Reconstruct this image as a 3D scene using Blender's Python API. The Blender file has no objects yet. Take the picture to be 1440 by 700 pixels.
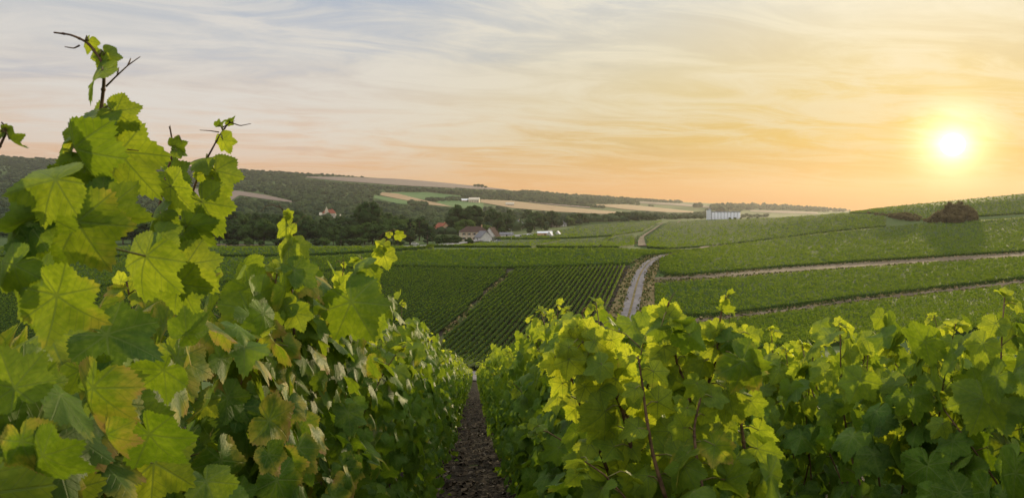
import bpy, math, random
import numpy as np
R = math.radians
rng = np.random.default_rng(7)
random.seed(7)
C = bpy.context.scene.collection
SC = bpy.context.scene

# ------------------------------------------------------------------ camera, sky, sun, exposure
F, U0, VH, HC = 1130.0, 720.0, 305.0, 1.05      # focal length (px of the 1440 wide photo), centre column, horizon row, eye height
cam = bpy.data.cameras.new('camera'); camo = bpy.data.objects.new('camera', cam); C.objects.link(camo)
camo.location = (0, 0, HC); camo.rotation_euler = (R(90), 0, 0)
cam.sensor_fit = 'HORIZONTAL'; cam.sensor_width = 36; cam.lens = 36*F/1440; cam.shift_y = -45/1440
cam.clip_start = 0.05; cam.clip_end = 60000
cam.dof.use_dof = True; cam.dof.focus_distance = 3.6; cam.dof.aperture_fstop = 20
SC.camera = camo
SUN_AZ, SUN_EL = 28.75, 4.5                     # degrees right of +Y, above the horizon
sd = np.array([math.sin(R(SUN_AZ))*math.cos(R(SUN_EL)), math.cos(R(SUN_AZ))*math.cos(R(SUN_EL)), math.sin(R(SUN_EL))])

SC.view_settings.view_transform = 'Standard'; SC.view_settings.look = 'None'
SC.view_settings.gamma = 1; SC.view_settings.exposure = 0.0; SC.view_settings.use_curve_mapping = False
SC.render.engine = 'CYCLES'
SC.cycles.max_bounces = 8; SC.cycles.diffuse_bounces = 3; SC.cycles.glossy_bounces = 2
SC.cycles.transmission_bounces = 5; SC.cycles.volume_bounces = 0; SC.cycles.transparent_max_bounces = 6
SC.cycles.use_denoising = True; SC.cycles.sample_clamp_indirect = 4
SC.cycles.caustics_reflective = False; SC.cycles.caustics_refractive = False

class NT:
    """tiny node-tree helper"""
    def __init__(s, tree): s.t = tree; s.n = tree.nodes; s.l = tree.links
    def node(s, typ, **kw):
        n = s.n.new(typ)
        for k, v in kw.items(): setattr(n, k, v)
        return n
    def put(s, sock, v):
        if isinstance(v, bpy.types.NodeSocket): s.l.new(v, sock)
        elif v is not None:
            if isinstance(v, (tuple, list)) and len(v) == 3 and sock.type == 'RGBA': v = (*v, 1)
            sock.default_value = v
    def m(s, op, a, b=None, c=None, clamp=False):
        n = s.node('ShaderNodeMath', operation=op, use_clamp=clamp)
        for i, v in enumerate((a, b, c)):
            if v is not None: s.put(n.inputs[i], v)
        return n.outputs[0]
    def vm(s, op, a, b=None):
        n = s.node('ShaderNodeVectorMath', operation=op)
        s.put(n.inputs[0], a)
        if b is not None: s.put(n.inputs[1], b)
        return n.outputs['Value'] if op in ('DOT_PRODUCT', 'LENGTH') else n.outputs[0]
    def mix(s, f, a, b, blend='MIX'):
        n = s.node('ShaderNodeMix', data_type='RGBA', blend_type=blend)
        s.put(n.inputs[0], f); s.put(n.inputs[6], a); s.put(n.inputs[7], b)
        return n.outputs[2]
    def ss(s, x, lo, hi, a=0., b=1.):
        n = s.node('ShaderNodeMapRange', interpolation_type='SMOOTHSTEP')
        for i, v in enumerate((x, lo, hi, a, b)): s.put(n.inputs[i], v)
        return n.outputs[0]
    def ramp(s, x, stops, interp='LINEAR'):
        n = s.node('ShaderNodeValToRGB'); r = n.color_ramp; r.interpolation = interp
        while len(r.elements) < len(stops): r.elements.new(0.5)
        for e, (p, c) in zip(r.elements, stops): e.position = p; e.color = (*c, 1)
        s.put(n.inputs[0], x); return n.outputs[0]
    def noise(s, vec, scale, detail=3, rough=0.5, dist=0.):
        n = s.node('ShaderNodeTexNoise')
        s.put(n.inputs['Vector'], vec); n.inputs['Scale'].default_value = scale
        n.inputs['Detail'].default_value = detail; n.inputs['Roughness'].default_value = rough
        n.inputs['Distortion'].default_value = dist
        return n.outputs['Fac']
    def xyz(s, v):
        n = s.node('ShaderNodeSeparateXYZ'); s.put(n.inputs[0], v); return n.outputs
    def comb(s, x, y, z):
        n = s.node('ShaderNodeCombineXYZ')
        for i, v in enumerate((x, y, z)): s.put(n.inputs[i], v)
        return n.outputs[0]

def lin(r, g, b):
    f = lambda c: (c/255/12.92) if c <= 10 else ((c/255+0.055)/1.055)**2.4
    return (f(r), f(g), f(b))

W = bpy.data.worlds.new('World'); SC.world = W; W.use_nodes = True
k = NT(W.node_tree); k.n.clear()
sky = k.node('ShaderNodeTexSky', sky_type='NISHITA', sun_disc=False)
sky.sun_elevation = R(SUN_EL); sky.sun_rotation = R(SUN_AZ); sky.air_density = 1.0; sky.dust_density = 2.0; sky.altitude = 100
base = k.mix(1.0, sky.outputs[0], (0.1, 0.1, 0.1), 'MULTIPLY')
D = k.node('ShaderNodeTexCoord').outputs['Generated']
dx, dy, dz = k.xyz(D)
dot = k.vm('DOT_PRODUCT', D, tuple(sd))
ang = k.m('MULTIPLY', k.m('ARCCOSINE', k.m('MINIMUM', dot, 1.0)), 57.29578)       # degrees from the sun
el = k.m('MULTIPLY', k.m('ARCSINE', dz), 57.29578)
e01 = k.m('DIVIDE', k.m('MAXIMUM', el, 0.), 40., clamp=True)
away = k.ramp(e01, [(0, lin(236,160,92)), (0.05, lin(230,168,108)), (0.13, lin(226,194,166)), (0.19, lin(218,203,190)), (0.28, lin(206,205,204)), (0.38, lin(186,194,204)), (1, lin(200,204,206))])
mid = k.ramp(e01, [(0, lin(240,150,46)), (0.05, lin(238,164,54)), (0.13, lin(232,192,98)), (0.19, lin(232,215,168)), (0.28, lin(224,218,196)), (0.38, lin(204,207,206)), (1, lin(200,204,206))])
near = k.ramp(e01, [(0, lin(240,152,40)), (0.05, lin(240,178,52)), (0.13, lin(242,206,92)), (0.19, lin(240,216,136)), (0.28, lin(236,222,178)), (0.38, lin(236,229,206)), (1, lin(204,206,206))])
veil = k.mix(k.ss(ang, 44., 16.), away, mid)
veil = k.mix(k.ss(ang, 24., 4.), veil, near)
# cirrus: streaks on a high plane
inv = k.m('DIVIDE', 1.0, k.m('ADD', k.m('MAXIMUM', dz, 0.0), 0.09))
px, py = k.m('MULTIPLY', dx, inv), k.m('MULTIPLY', dy, inv)
sx = k.m('ADD', k.m('MULTIPLY', px, 0.55), k.m('MULTIPLY', py, 0.10))
sy = k.m('SUBTRACT', k.m('MULTIPLY', py, 1.0), k.m('MULTIPLY', px, 0.30))
cv = k.comb(sx, sy, 0.)
n1 = k.noise(cv, 2.1, 9, 0.66, 1.0)
n2 = k.noise(k.vm('ADD', cv, (7.3, 2.1, 0)), 0.75, 4, 0.55, 0.4)
cl = k.ss(k.m('ADD', k.m('MULTIPLY', n1, .85), k.m('MULTIPLY', n2, .4)), .48, .74)
lit = k.mix(k.ss(ang, 50., 8.), lin(226,221,214), lin(246,238,212))
lowfade = k.ss(el, .5, 7.)
veil = k.mix(k.m('MULTIPLY', k.m('MULTIPLY', cl, .85), lowfade), veil, lit)
dk = k.ss(k.m('ADD', k.m('MULTIPLY', n2, .7), k.m('MULTIPLY', n1, .4)), .53, .34)
veil = k.mix(k.m('MULTIPLY', k.m('MULTIPLY', dk, .7), k.ss(el, 1., 9.)), veil, k.mix(k.ss(ang, 40., 10.), lin(170,183,204), lin(222,208,176)))
bands = k.noise(k.comb(k.m('MULTIPLY', px, .05), k.m('MULTIPLY', el, .9), 0.), 1.2, 4, .55, .3)
veil = k.mix(k.m('MULTIPLY', k.m('MULTIPLY', k.ss(bands, .45, .75), .2), k.ss(el, 9., 1.)), veil, lin(214,148,84))
col = k.mix(.95, base, veil)
def glow(a, width, power):
    return k.m('POWER', k.m('MAXIMUM', k.m('SUBTRACT', 1.0, k.m('DIVIDE', a, width)), 0.), power)
g1 = k.m('MULTIPLY', glow(ang, 15., 2.2), .14)
g2 = k.m('MULTIPLY', glow(ang, 4.2, 2.4), 2.0)
core = k.m('ADD', k.m('MULTIPLY', k.ss(ang, .75, .3), 8.), k.m('MULTIPLY', glow(ang, 1.9, 2.2), 1.6))
col = k.mix(1., col, k.mix(1., (1., .84, .36), k.comb(g1, g1, g1), 'MULTIPLY'), 'ADD')
col = k.mix(1., col, k.mix(1., (1., .95, .75), k.comb(g2, g2, g2), 'MULTIPLY'), 'ADD')
col = k.mix(1., col, k.comb(core, core, core), 'ADD')
col = k.mix(1., col, k.ramp(e01, [(0, (1, 1, 1)), (.40, (1, 1, 1)), (.70, (2.0, 2.0, 2.0)), (1, (2.3, 2.3, 2.3))]), 'MULTIPLY')  # unseen sky above the view brightened, added as fill light on the land
low = k.m('MULTIPLY', k.ss(ang, 50., 8.), k.ss(el, 16., 3.))
col = k.mix(1., col, k.mix(low, (1., 1., 1.), (.73, .67, .50)), 'MULTIPLY')      # sky dimmed low towards the sun, offsetting light scattered by the haze
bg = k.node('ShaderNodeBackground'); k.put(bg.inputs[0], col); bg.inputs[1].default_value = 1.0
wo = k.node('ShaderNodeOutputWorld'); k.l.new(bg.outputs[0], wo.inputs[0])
W.cycles.sampling_method = 'MANUAL'; W.cycles.sample_map_resolution = 1024

sl = bpy.data.lights.new('sun', 'SUN'); so = bpy.data.objects.new('sun', sl); C.objects.link(so)
sl.energy = 5.0; sl.angle = R(0.8); sl.color = (1.0, 0.80, 0.46)
from mathutils import Vector
so.rotation_euler = Vector((-sd[0], -sd[1], -sd[2])).to_track_quat('-Z', 'Y').to_euler()

# ------------------------------------------------------------------ the lie of the land
YK = np.array([66, 100, 121, 158, 200, 230, 270, 330, 430, 550, 700, 850, 1000, 1200, 1500, 2000, 2600, 2900, 3600, 4300, 5000, 7000, 10000.])
_L = [543, 535, 513, 443, 396, 373, 351, 347.5]
TAB = {   # row of the photo at which the ground lies, by column and by distance
 -700: _L+[345,334,321,309,297,283,262,230,203,196,213,224,234,255,270],
 0:    _L+[345,334,321,310,299,287,270,246,222,216,228,238,245,260,272],
 300:  _L+[346,335,322,311,301,290,276,257,238,233,242,250,256,268,278],
 480:  _L+[346,336,325,315,306,296,283,265,249,244,250,256,262,272,280],
 600:  _L+[346,337,328,320,312,303,291,273,256,252,257,262,266,276,283],
 720:  _L+[344,335,327,320,313,306,297,284,271,267,270,272,275,281,285],
 800:  _L+[344,333,324,317,313,308,302,293,282,279,274,275,278,283,287],
 900:  [543,535,513,443,397,374,353,348,343,332,322,315,310,309,306,300,291,288,281,280,282,286,290],
 1000: [538,515,490,440,400,382,365,352,341,330,319,312,308.5,309.5,309,306,301,299,292,288,285.5,288,292],
 1100: [528,500,476,436,406,391,378,362,347,331,315,307,304.5,308,309,308,305,304,298,293,290,292,295],
 1180: [518,488,466,430,402,388,375,358,339,320,305,298.5,301,306,308,308,307,306,302,299,297.5,297,298],
 1300: [506,470,450,424,397,382,368,350,331,308,290,285.5,288,295,300,304,304,303,302,301,300,299,299],
 1440: [494,452,434,408,385,372,359,342,320,299,279,272.5,273,280,290,298,300,300,300,300,300,299,299],
 2200: [455,395,370,335,310,292,275,255,232,210,195,190,192,202,225,255,275,282,290,294,296,298,298],
}
for u_ in (-700, 0, 300, 480, 600): TAB[u_] = [v_+(2 if 2000 <= y_ <= 3600 else 0) for v_, y_ in zip(TAB[u_], YK)]
uk = np.array(sorted(TAB)); TV = np.array([TAB[u] for u in uk], float)
UG = np.arange(-3000, 4600.1, 5.0); LG = np.linspace(math.log(2), math.log(12000), 700)
Vg = np.empty((len(UG), len(LG)))
tmp = np.array([np.interp(LG, np.log(YK), r) for r in TV])
kern = np.exp(-0.5*(np.arange(-8, 9)/3.0)**2); kern /= kern.sum()
tmp = np.array([np.convolve(np.pad(r, 8, 'edge'), kern, 'valid') for r in tmp])
for j in range(len(LG)): Vg[:, j] = np.interp(UG, uk, tmp[:, j])
ku = np.exp(-0.5*(np.arange(-15, 16)/6.0)**2); ku /= ku.sum()
Vg = np.apply_along_axis(lambda c: np.convolve(np.pad(c, 15, 'edge'), ku, 'valid'), 0, Vg)
Yg = np.exp(LG); SL = 0.195
Zn = -SL*Yg                                              # the slope the camera stands on (ground at the camera = 0)
Zt = HC-(Vg-VH)/F*Yg[None, :]
bl = np.clip((Yg-55)/40, 0, 1); bl = bl*bl*(3-2*bl)
Zg = Zn[None, :]*(1-bl)+Zt*bl
Vg = VH+F*(HC-Zg)/Yg[None, :]
def _bil(T, u, Y):
    iu = np.clip((np.asarray(u, float)-UG[0])/5.0, 0, len(UG)-1.001); il = np.clip((np.log(np.maximum(Y, 2.0))-LG[0])/(LG[1]-LG[0]), 0, len(LG)-1.001)
    a, b = iu.astype(int), il.astype(int); fa, fb = iu-a, il-b
    return (T[a, b]*(1-fa)+T[a+1, b]*fa)*(1-fb)+(T[a, b+1]*(1-fa)+T[a+1, b+1]*fa)*fb
def ground(x, y):
    x = np.asarray(x, float); y = np.asarray(y, float)
    u = U0+F*x/np.maximum(y, 8.0)
    z = _bil(Zg, u, np.maximum(y, 2.0))
    near = -SL*y
    w = np.clip((y-20)/20, 0, 1)
    back = np.where(y < -15, SL*15+0.03*(-y-15), near)
    return np.where(y < 0, back, near*(1-w)+z*w)
def Vof(u, Y, h=0.0): return VH+F*(HC-ground((np.asarray(u)-U0)/F*Y, Y)-h)/Y
def invert(u, v, h=0.0, y0=40., y1=11000., n=1500):
    """distance along each photo column at which the ground (lifted by h) first reaches row v"""
    u = np.atleast_1d(np.asarray(u, float)); v = np.broadcast_to(np.asarray(v, float), u.shape)
    Ys = np.exp(np.linspace(math.log(y0), math.log(y1), n))
    out = np.empty(len(u))
    for i in range(len(u)):
        VV = np.minimum.accumulate(Vof(np.full(n, u[i]), Ys, h))
        j = np.searchsorted(-VV, -v[i])
        if j >= n: out[i] = Ys[np.argmin(VV)]
        elif j == 0: out[i] = Ys[0]
        else:
            d = VV[j-1]-VV[j]; f = (VV[j-1]-v[i])/d if d > 1e-9 else 0
            out[i] = Ys[j-1]+(Ys[j]-Ys[j-1])*f
    return out
_ug = np.arange(-600, 2300, 5.0); _vg = np.arange(200, 560, .25)
_Ys = np.exp(np.linspace(math.log(40), math.log(11000), 2500))
_YI = np.array([np.interp(-_vg, -np.minimum.accumulate(Vof(np.full(2500, u_), _Ys)+np.linspace(0, -1e-4, 2500)), _Ys) for u_ in _ug])
def Yinv(u, v):
    a = np.clip((np.asarray(u)-_ug[0])/5, 0, len(_ug)-1.001); b = np.clip((np.asarray(v)-_vg[0])*4, 0, len(_vg)-1).astype(int)
    i = a.astype(int); f = a-i
    return _YI[i, b]*(1-f)+_YI[i+1, b]*f
def skyline(u): return np.array([Vof(np.full(2500, q), _Ys).min() for q in np.atleast_1d(u)])
FIELDS = []
def W3(u, Y, h=0.0):
    x = (np.asarray(u, float)-U0)/F*Y
    return np.stack([x, np.broadcast_to(Y, x.shape), ground(x, Y)+h], -1)
def spot(u, v):
    Y = invert([u], v)[0]; return W3(np.array([u]), np.array([Y]))[0]

# ------------------------------------------------------------------ mesh building
def mesh(name, V, polys, mats, mi=None, smooth=True, uv=None, col=None):
    me = bpy.data.meshes.new(name)
    V = np.ascontiguousarray(V, np.float32); me.vertices.add(len(V)); me.vertices.foreach_set('co', V.ravel())
    polys = [np.asarray(p, np.int32) for p in polys if len(p)]
    loops = np.concatenate([p.ravel() for p in polys]); sizes = np.concatenate([np.full(len(p), p.shape[1], np.int32) for p in polys])
    me.loops.add(len(loops)); me.loops.foreach_set('vertex_index', loops)
    starts = np.zeros(len(sizes), np.int32); starts[1:] = np.cumsum(sizes)[:-1]
    me.polygons.add(len(sizes)); me.polygons.foreach_set('loop_start', starts)
    for m_ in mats: me.materials.append(m_)
    if mi is not None: me.polygons.foreach_set('material_index', np.ascontiguousarray(mi, np.int32))
    me.polygons.foreach_set('use_smooth', np.full(len(sizes), bool(smooth)))
    if uv is not None:
        l = me.uv_layers.new(name='UVMap'); l.data.foreach_set('uv', np.ascontiguousarray(uv[loops], np.float32).ravel())
    if col is not None:
        a = me.attributes.new('tint', 'FLOAT_COLOR', 'POINT'); a.data.foreach_set('color', np.ascontiguousarray(col, np.float32).ravel())
    me.update(calc_edges=True); me.validate()
    return me
def link(name, me, parent=None, loc=None):
    o = bpy.data.objects.new(name, me); C.objects.link(o)
    if parent is not None: o.parent = parent
    if loc is not None: o.location = loc
    return o
def tag(o, label=None, cat=None, group=None, kind=None):
    if label: o['label'] = label
    if cat: o['category'] = cat
    if group: o['group'] = group
    if kind: o['kind'] = kind
    return o
def empty(name, loc, rz=0):
    o = bpy.data.objects.new(name, None); C.objects.link(o); o.location = loc; o.rotation_euler = (0, 0, rz); o.empty_display_size = .2
    return o
def copy_tree(o, parent=None):
    c = o.copy(); C.objects.link(c)
    if parent is not None: c.parent = parent
    for ch in o.children: copy_tree(ch, c)
    return c
class MB:
    """collects small shapes into one mesh"""
    def __init__(s): s.v = []; s.f = {3: [], 4: []}; s.m = {3: [], 4: []}; s.n = 0
    def add(s, V, polys, mi=0):
        V = np.asarray(V, float).reshape(-1, 3); s.v.append(V)
        for p in polys:
            p = np.asarray(p, int)
            if len(p) == 0: continue
            s.f[p.shape[1]].append(p+s.n); s.m[p.shape[1]].append(np.full(len(p), mi))
        s.n += len(V); return s
    def box(s, lo, hi, mi=0):
        x0, y0, z0 = lo; x1, y1, z1 = hi
        V = [(x0,y0,z0),(x1,y0,z0),(x1,y1,z0),(x0,y1,z0),(x0,y0,z1),(x1,y0,z1),(x1,y1,z1),(x0,y1,z1)]
        return s.add(V, [[(0,3,2,1),(4,5,6,7),(0,1,5,4),(1,2,6,5),(2,3,7,6),(3,0,4,7)]], mi)
    def tube(s, pts, rad, n=6, mi=0):
        P = np.asarray(pts, float); rad = np.broadcast_to(np.asarray(rad, float), (len(P),))
        T = np.gradient(P, axis=0); T /= np.linalg.norm(T, axis=1)[:, None]+1e-9
        ref = np.array([0., 0, 1.]) if abs(T[0][2]) < .9 else np.array([1., 0, 0])
        A = np.cross(T, ref); A /= np.linalg.norm(A, axis=1)[:, None]+1e-9; B = np.cross(T, A)
        th = np.arange(n)/n*2*math.pi
        V = P[:, None]+rad[:, None, None]*(np.cos(th)[None, :, None]*A[:, None]+np.sin(th)[None, :, None]*B[:, None])
        i = np.arange(len(P)-1)[:, None]*n; j = np.arange(n)[None]; j2 = (j+1) % n
        q = np.stack([i+j, i+j2, i+n+j2, i+n+j], -1).reshape(-1, 4)
        s.add(V, [q], mi)
        c0, c1 = s.n, s.n+1
        s.add([P[0], P[-1]], [], mi)
        b = s.n-2-n*len(P)
        jj = np.arange(n)
        for base_, c, fl in ((b, c0, 1), (b+n*(len(P)-1), c1, 0)):
            t = np.stack([np.full(n, c), base_+(jj+fl) % n, base_+(jj+1-fl) % n], -1)
            s.f[3].append(t); s.m[3].append(np.full(n, mi))
        return s
    def prism(s, poly, axis_vec, mi=0):
        """closed polygon (k,3) extruded by axis_vec, fan caps"""
        P = np.asarray(poly, float); kk = len(P); V = np.vstack([P, P+np.asarray(axis_vec, float)])
        q = [(i, (i+1) % kk, (i+1) % kk+kk, i+kk) for i in range(kk)]
        t = [(0, i+1, i) for i in range(1, kk-1)]+[(kk, kk+i, kk+i+1) for i in range(1, kk-1)]
        return s.add(V, [q, t], mi)
    def lathe(s, prof, n=12, at=(0, 0, 0), mi=0):
        th = np.arange(n)/n*2*math.pi
        V = np.array([[(r*math.cos(a)+at[0], r*math.sin(a)+at[1], z+at[2]) for a in th] for r, z in prof]).reshape(-1, 3)
        q = [(i*n+j, i*n+(j+1) % n, (i+1)*n+(j+1) % n, (i+1)*n+j) for i in range(len(prof)-1) for j in range(n)]
        return s.add(V, [q], mi)
    def me(s, name, mats, smooth=False):
        V = np.vstack(s.v); polys = []; mi = []
        for d in (3, 4):
            if s.f[d]: polys.append(np.concatenate(s.f[d])); mi.append(np.concatenate(s.m[d]))
        return mesh(name, V, polys, mats, np.concatenate(mi), smooth)
    def build(s, name, mats, parent=None, smooth=False, loc=None):
        return link(name, s.me(name, mats if isinstance(mats, list) else [mats], smooth), parent, loc)

# ------------------------------------------------------------------ materials
def newmat(name):
    m_ = bpy.data.materials.new(name); m_.use_nodes = True
    kk = NT(m_.node_tree); kk.n.clear()
    return m_, kk
def out(kk, shader, disp=None):
    o = kk.node('ShaderNodeOutputMaterial'); kk.l.new(shader, o.inputs[0])
def principled(kk, colr, rough=.8, spec=.3, bump=None, bstr=.3, bdist=.02):
    p = kk.node('ShaderNodeBsdfPrincipled'); kk.put(p.inputs['Base Color'], colr); kk.put(p.inputs['Roughness'], rough)
    p.inputs['Specular IOR Level'].default_value = spec
    if bump is not None:
        b = kk.node('ShaderNodeBump'); b.inputs['Strength'].default_value = bstr; b.inputs['Distance'].default_value = bdist
        kk.put(b.inputs['Height'], bump); kk.l.new(b.outputs[0], p.inputs['Normal'])
    return p.outputs[0]
def simple(name, c1, c2, scale=3., rough=.85, detail=4, spec=.2, bstr=.3, bdist=.02, lo=.35, hi=.65):
    m_, kk = newmat(name)
    P = kk.node('ShaderNodeNewGeometry').outputs['Position']
    n = kk.noise(P, scale, detail, .6)
    out(kk, principled(kk, kk.mix(kk.ss(n, lo, hi), c1, c2), rough, spec, n, bstr, bdist)); return m_
def ground_mat(name, stops, scales=(.02, .6, 6.), bstr=.5, bdist=.05, rough=.95):
    m_, kk = newmat(name)
    P = kk.node('ShaderNodeNewGeometry').outputs['Position']
    a, b, c = (kk.noise(P, s_, 5, .6) for s_ in scales)
    f = kk.m('ADD', kk.m('MULTIPLY', a, .4), kk.m('ADD', kk.m('MULTIPLY', b, .35), kk.m('MULTIPLY', c, .25)))
    out(kk, principled(kk, kk.ramp(f, stops), rough, .1, kk.m('ADD', b, c), bstr, bdist)); return m_
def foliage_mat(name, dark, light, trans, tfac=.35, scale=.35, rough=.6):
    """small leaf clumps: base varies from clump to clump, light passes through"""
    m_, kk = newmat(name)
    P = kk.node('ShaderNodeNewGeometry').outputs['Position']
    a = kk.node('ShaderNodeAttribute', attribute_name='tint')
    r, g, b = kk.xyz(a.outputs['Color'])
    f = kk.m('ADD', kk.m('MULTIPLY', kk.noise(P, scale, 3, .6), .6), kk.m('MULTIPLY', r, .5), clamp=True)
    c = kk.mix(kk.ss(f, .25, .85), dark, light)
    d = principled(kk, c, .9, .06)
    t = kk.node('ShaderNodeBsdfTranslucent'); kk.put(t.inputs[0], kk.mix(.35, trans, c))
    ms = kk.node('ShaderNodeMixShader'); ms.inputs[0].default_value = tfac
    kk.l.new(d, ms.inputs[1]); kk.l.new(t.outputs[0], ms.inputs[2])
    out(kk, ms.outputs[0]); return m_

M = {}
M['grass'] = ground_mat('grass', [(.3, (.028,.055,.010)), (.5, (.045,.075,.015)), (.7, (.08,.09,.025))], (.01, .3, 3.))
M['soil'] = ground_mat('soil', [(.3, (.013,.010,.007)), (.5, (.027,.021,.015)), (.72, (.06,.047,.034))], (.3, 4., 30.), 1., .04)
M['track'] = ground_mat('track', [(.34, (.055,.040,.025)), (.5, (.105,.08,.052)), (.66, (.22,.175,.12))], (.08, .7, 5.), .6, .06)
M['verge'] = ground_mat('verge', [(.36, (.05,.06,.016)), (.5, (.13,.10,.042)), (.64, (.24,.18,.085))], (.1, .8, 5.), .6, .06)
M['worn_grass'] = ground_mat('worn_grass', [(.36, (.028,.05,.012)), (.52, (.055,.062,.02)), (.66, (.14,.10,.05))], (.1, .5, 4.), .6, .06)
M['gravel'] = ground_mat('gravel', [(.38, (.09,.08,.08)), (.5, (.155,.14,.138)), (.62, (.25,.225,.215))], (.12, .9, 7.), .5, .03)
M['asphalt'] = ground_mat('asphalt', [(.3, (.16,.155,.15)), (.7, (.24,.235,.23))], (.05, .5, 5.), .2, .01)
M['wheat'] = ground_mat('wheat', [(.3, (.20,.135,.065)), (.5, (.28,.19,.10)), (.7, (.34,.25,.14))], (.006, .05, .5), .2, .05)
M['stubble'] = ground_mat('stubble', [(.3, (.13,.10,.08)), (.5, (.18,.135,.105)), (.7, (.23,.175,.13))], (.004, .05, .5), .2, .05)
M['meadow'] = ground_mat('meadow', [(.3, (.05,.10,.03)), (.5, (.07,.13,.035)), (.7, (.10,.16,.05))], (.008, .08, .8), .3, .05)
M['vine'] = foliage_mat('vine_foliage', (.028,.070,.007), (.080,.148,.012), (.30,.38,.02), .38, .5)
M['vinecore'] = foliage_mat('vine_inner_foliage', (.02,.04,.008), (.04,.07,.012), (.10,.14,.02), .1, 1.5)  # darker green puts the shade between clumps and on plot edges into colour
M['tree'] = foliage_mat('tree_leaves', (.022,.045,.012), (.05,.085,.02), (.10,.15,.03), .25, .12)
M['tree_mid'] = foliage_mat('tree_leaves_mid', (.03,.06,.014), (.072,.115,.024), (.14,.2,.04), .28, .12)
M['tree_light'] = foliage_mat('tree_leaves_light', (.05,.09,.018), (.10,.15,.03), (.2,.26,.05), .3, .12)
M['conifer'] = foliage_mat('conifer_needles', (.012,.026,.012), (.028,.05,.018), (.05,.08,.02), .12, .2)
M['wood'] = foliage_mat('woodland_leaves', (.012,.028,.014), (.055,.080,.028), (.10,.14,.03), .15, .012)
M['shrub'] = foliage_mat('shrub_leaves', (.085,.065,.028), (.17,.125,.05), (.26,.22,.06), .4, .2)  # warm brown carries the sun flare's tint on the copse as leaf colour
M['bark'] = simple('bark', (.05,.035,.025), (.13,.10,.075), 12., .9, 5, .1, .8, .02)

# ------------------------------------------------------------------ the ground sheet
def fan_sheet(name):
    ys = np.concatenate([-np.geomspace(3000, 2, 26), np.array([0.]), np.exp(np.linspace(math.log(2), math.log(6800), 320))])
    us = np.arange(-2600, 4200.1, 10.0)
    S = np.maximum(np.abs(ys), 14.0)
    X = (us[None]-U0)/F*S[:, None]; Yy = np.broadcast_to(ys[:, None], X.shape)
    Z = ground(X, Yy)
    V = np.stack([X, Yy, Z], -1).reshape(-1, 3)
    n = len(us); i = np.arange(len(ys)-1)[:, None]*n; j = np.arange(n-1)[None]
    q = np.stack([i+j, i+j+1, i+n+j+1, i+n+j], -1).reshape(-1, 4)
    return link(name, mesh(name, V, [q], [M['grass']]))
tag(fan_sheet('ground'), 'rolling grassy land of the valley and its hillsides', kind='structure')

def curve(c, u):
    c = np.asarray(c, float); return np.interp(u, c[:, 0], c[:, 1])
def patch(name, top, bot, mat, label, lift=.05, du=4., dv=2., kind='structure', cat=None, group=None):
    """a sheet lying on the ground between two lines seen in the photo"""
    if mat in ('wheat', 'stubble', 'meadow'): FIELDS.append((top, bot))
    u0 = max(top[0][0], bot[0][0]); u1 = min(top[-1][0], bot[-1][0])
    nu = max(3, int((u1-u0)/du)+1); us = np.linspace(u0, u1, nu)
    Yb = invert(us, curve(bot, us)); Yt = np.maximum(invert(us, curve(top, us)), Yb*1.0005)
    nv = max(3, int(np.max(curve(bot, us)-curve(top, us))/dv)+2)
    f = np.linspace(0, 1, nv)[None]
    LY = np.exp(np.log(Yb)[:, None]*(1-f)+np.log(Yt)[:, None]*f)
    P = W3(np.repeat(us[:, None], nv, 1), LY); P[..., 2] += lift+.0006*LY
    i = np.arange(nu-1)[:, None]*nv; j = np.arange(nv-1)[None]
    q = np.stack([i+j, i+nv+j, i+nv+j+1, i+j+1], -1).reshape(-1, 4)
    o = link(name, mesh(name, P.reshape(-1, 3), [q], [M[mat]]))
    return tag(o, label, cat, group, kind)

def quads(P, size, N=None, jitter=.8, aspect=1.0):
    """leaf clumps: one small four-sided leaf shape at each point P, facing N roughly"""
    n = len(P); size = np.broadcast_to(size, (n,))
    Nn = rng.normal(size=(n, 3))*jitter
    if N is not None: Nn = Nn+N
    Nn /= np.linalg.norm(Nn, axis=1)[:, None]+1e-9
    A = np.cross(Nn, rng.normal(size=(n, 3))); A /= np.linalg.norm(A, axis=1)[:, None]+1e-9
    B = np.cross(Nn, A)
    s_ = size[:, None]*rng.uniform(.7, 1.3, (n, 1))
    bend = Nn*s_*.18
    V = np.stack([P-A*s_*.5-bend, P-B*s_*.42*aspect, P+A*s_*.5-bend, P+B*s_*.42*aspect], 1)
    q = np.arange(4*n).reshape(n, 4)
    col = np.repeat(np.stack([rng.uniform(0, 1, n), rng.uniform(0, 1, n), rng.uniform(0, 1, n), np.ones(n)], -1), 4, 0)
    return V.reshape(-1, 3), q, col

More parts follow.
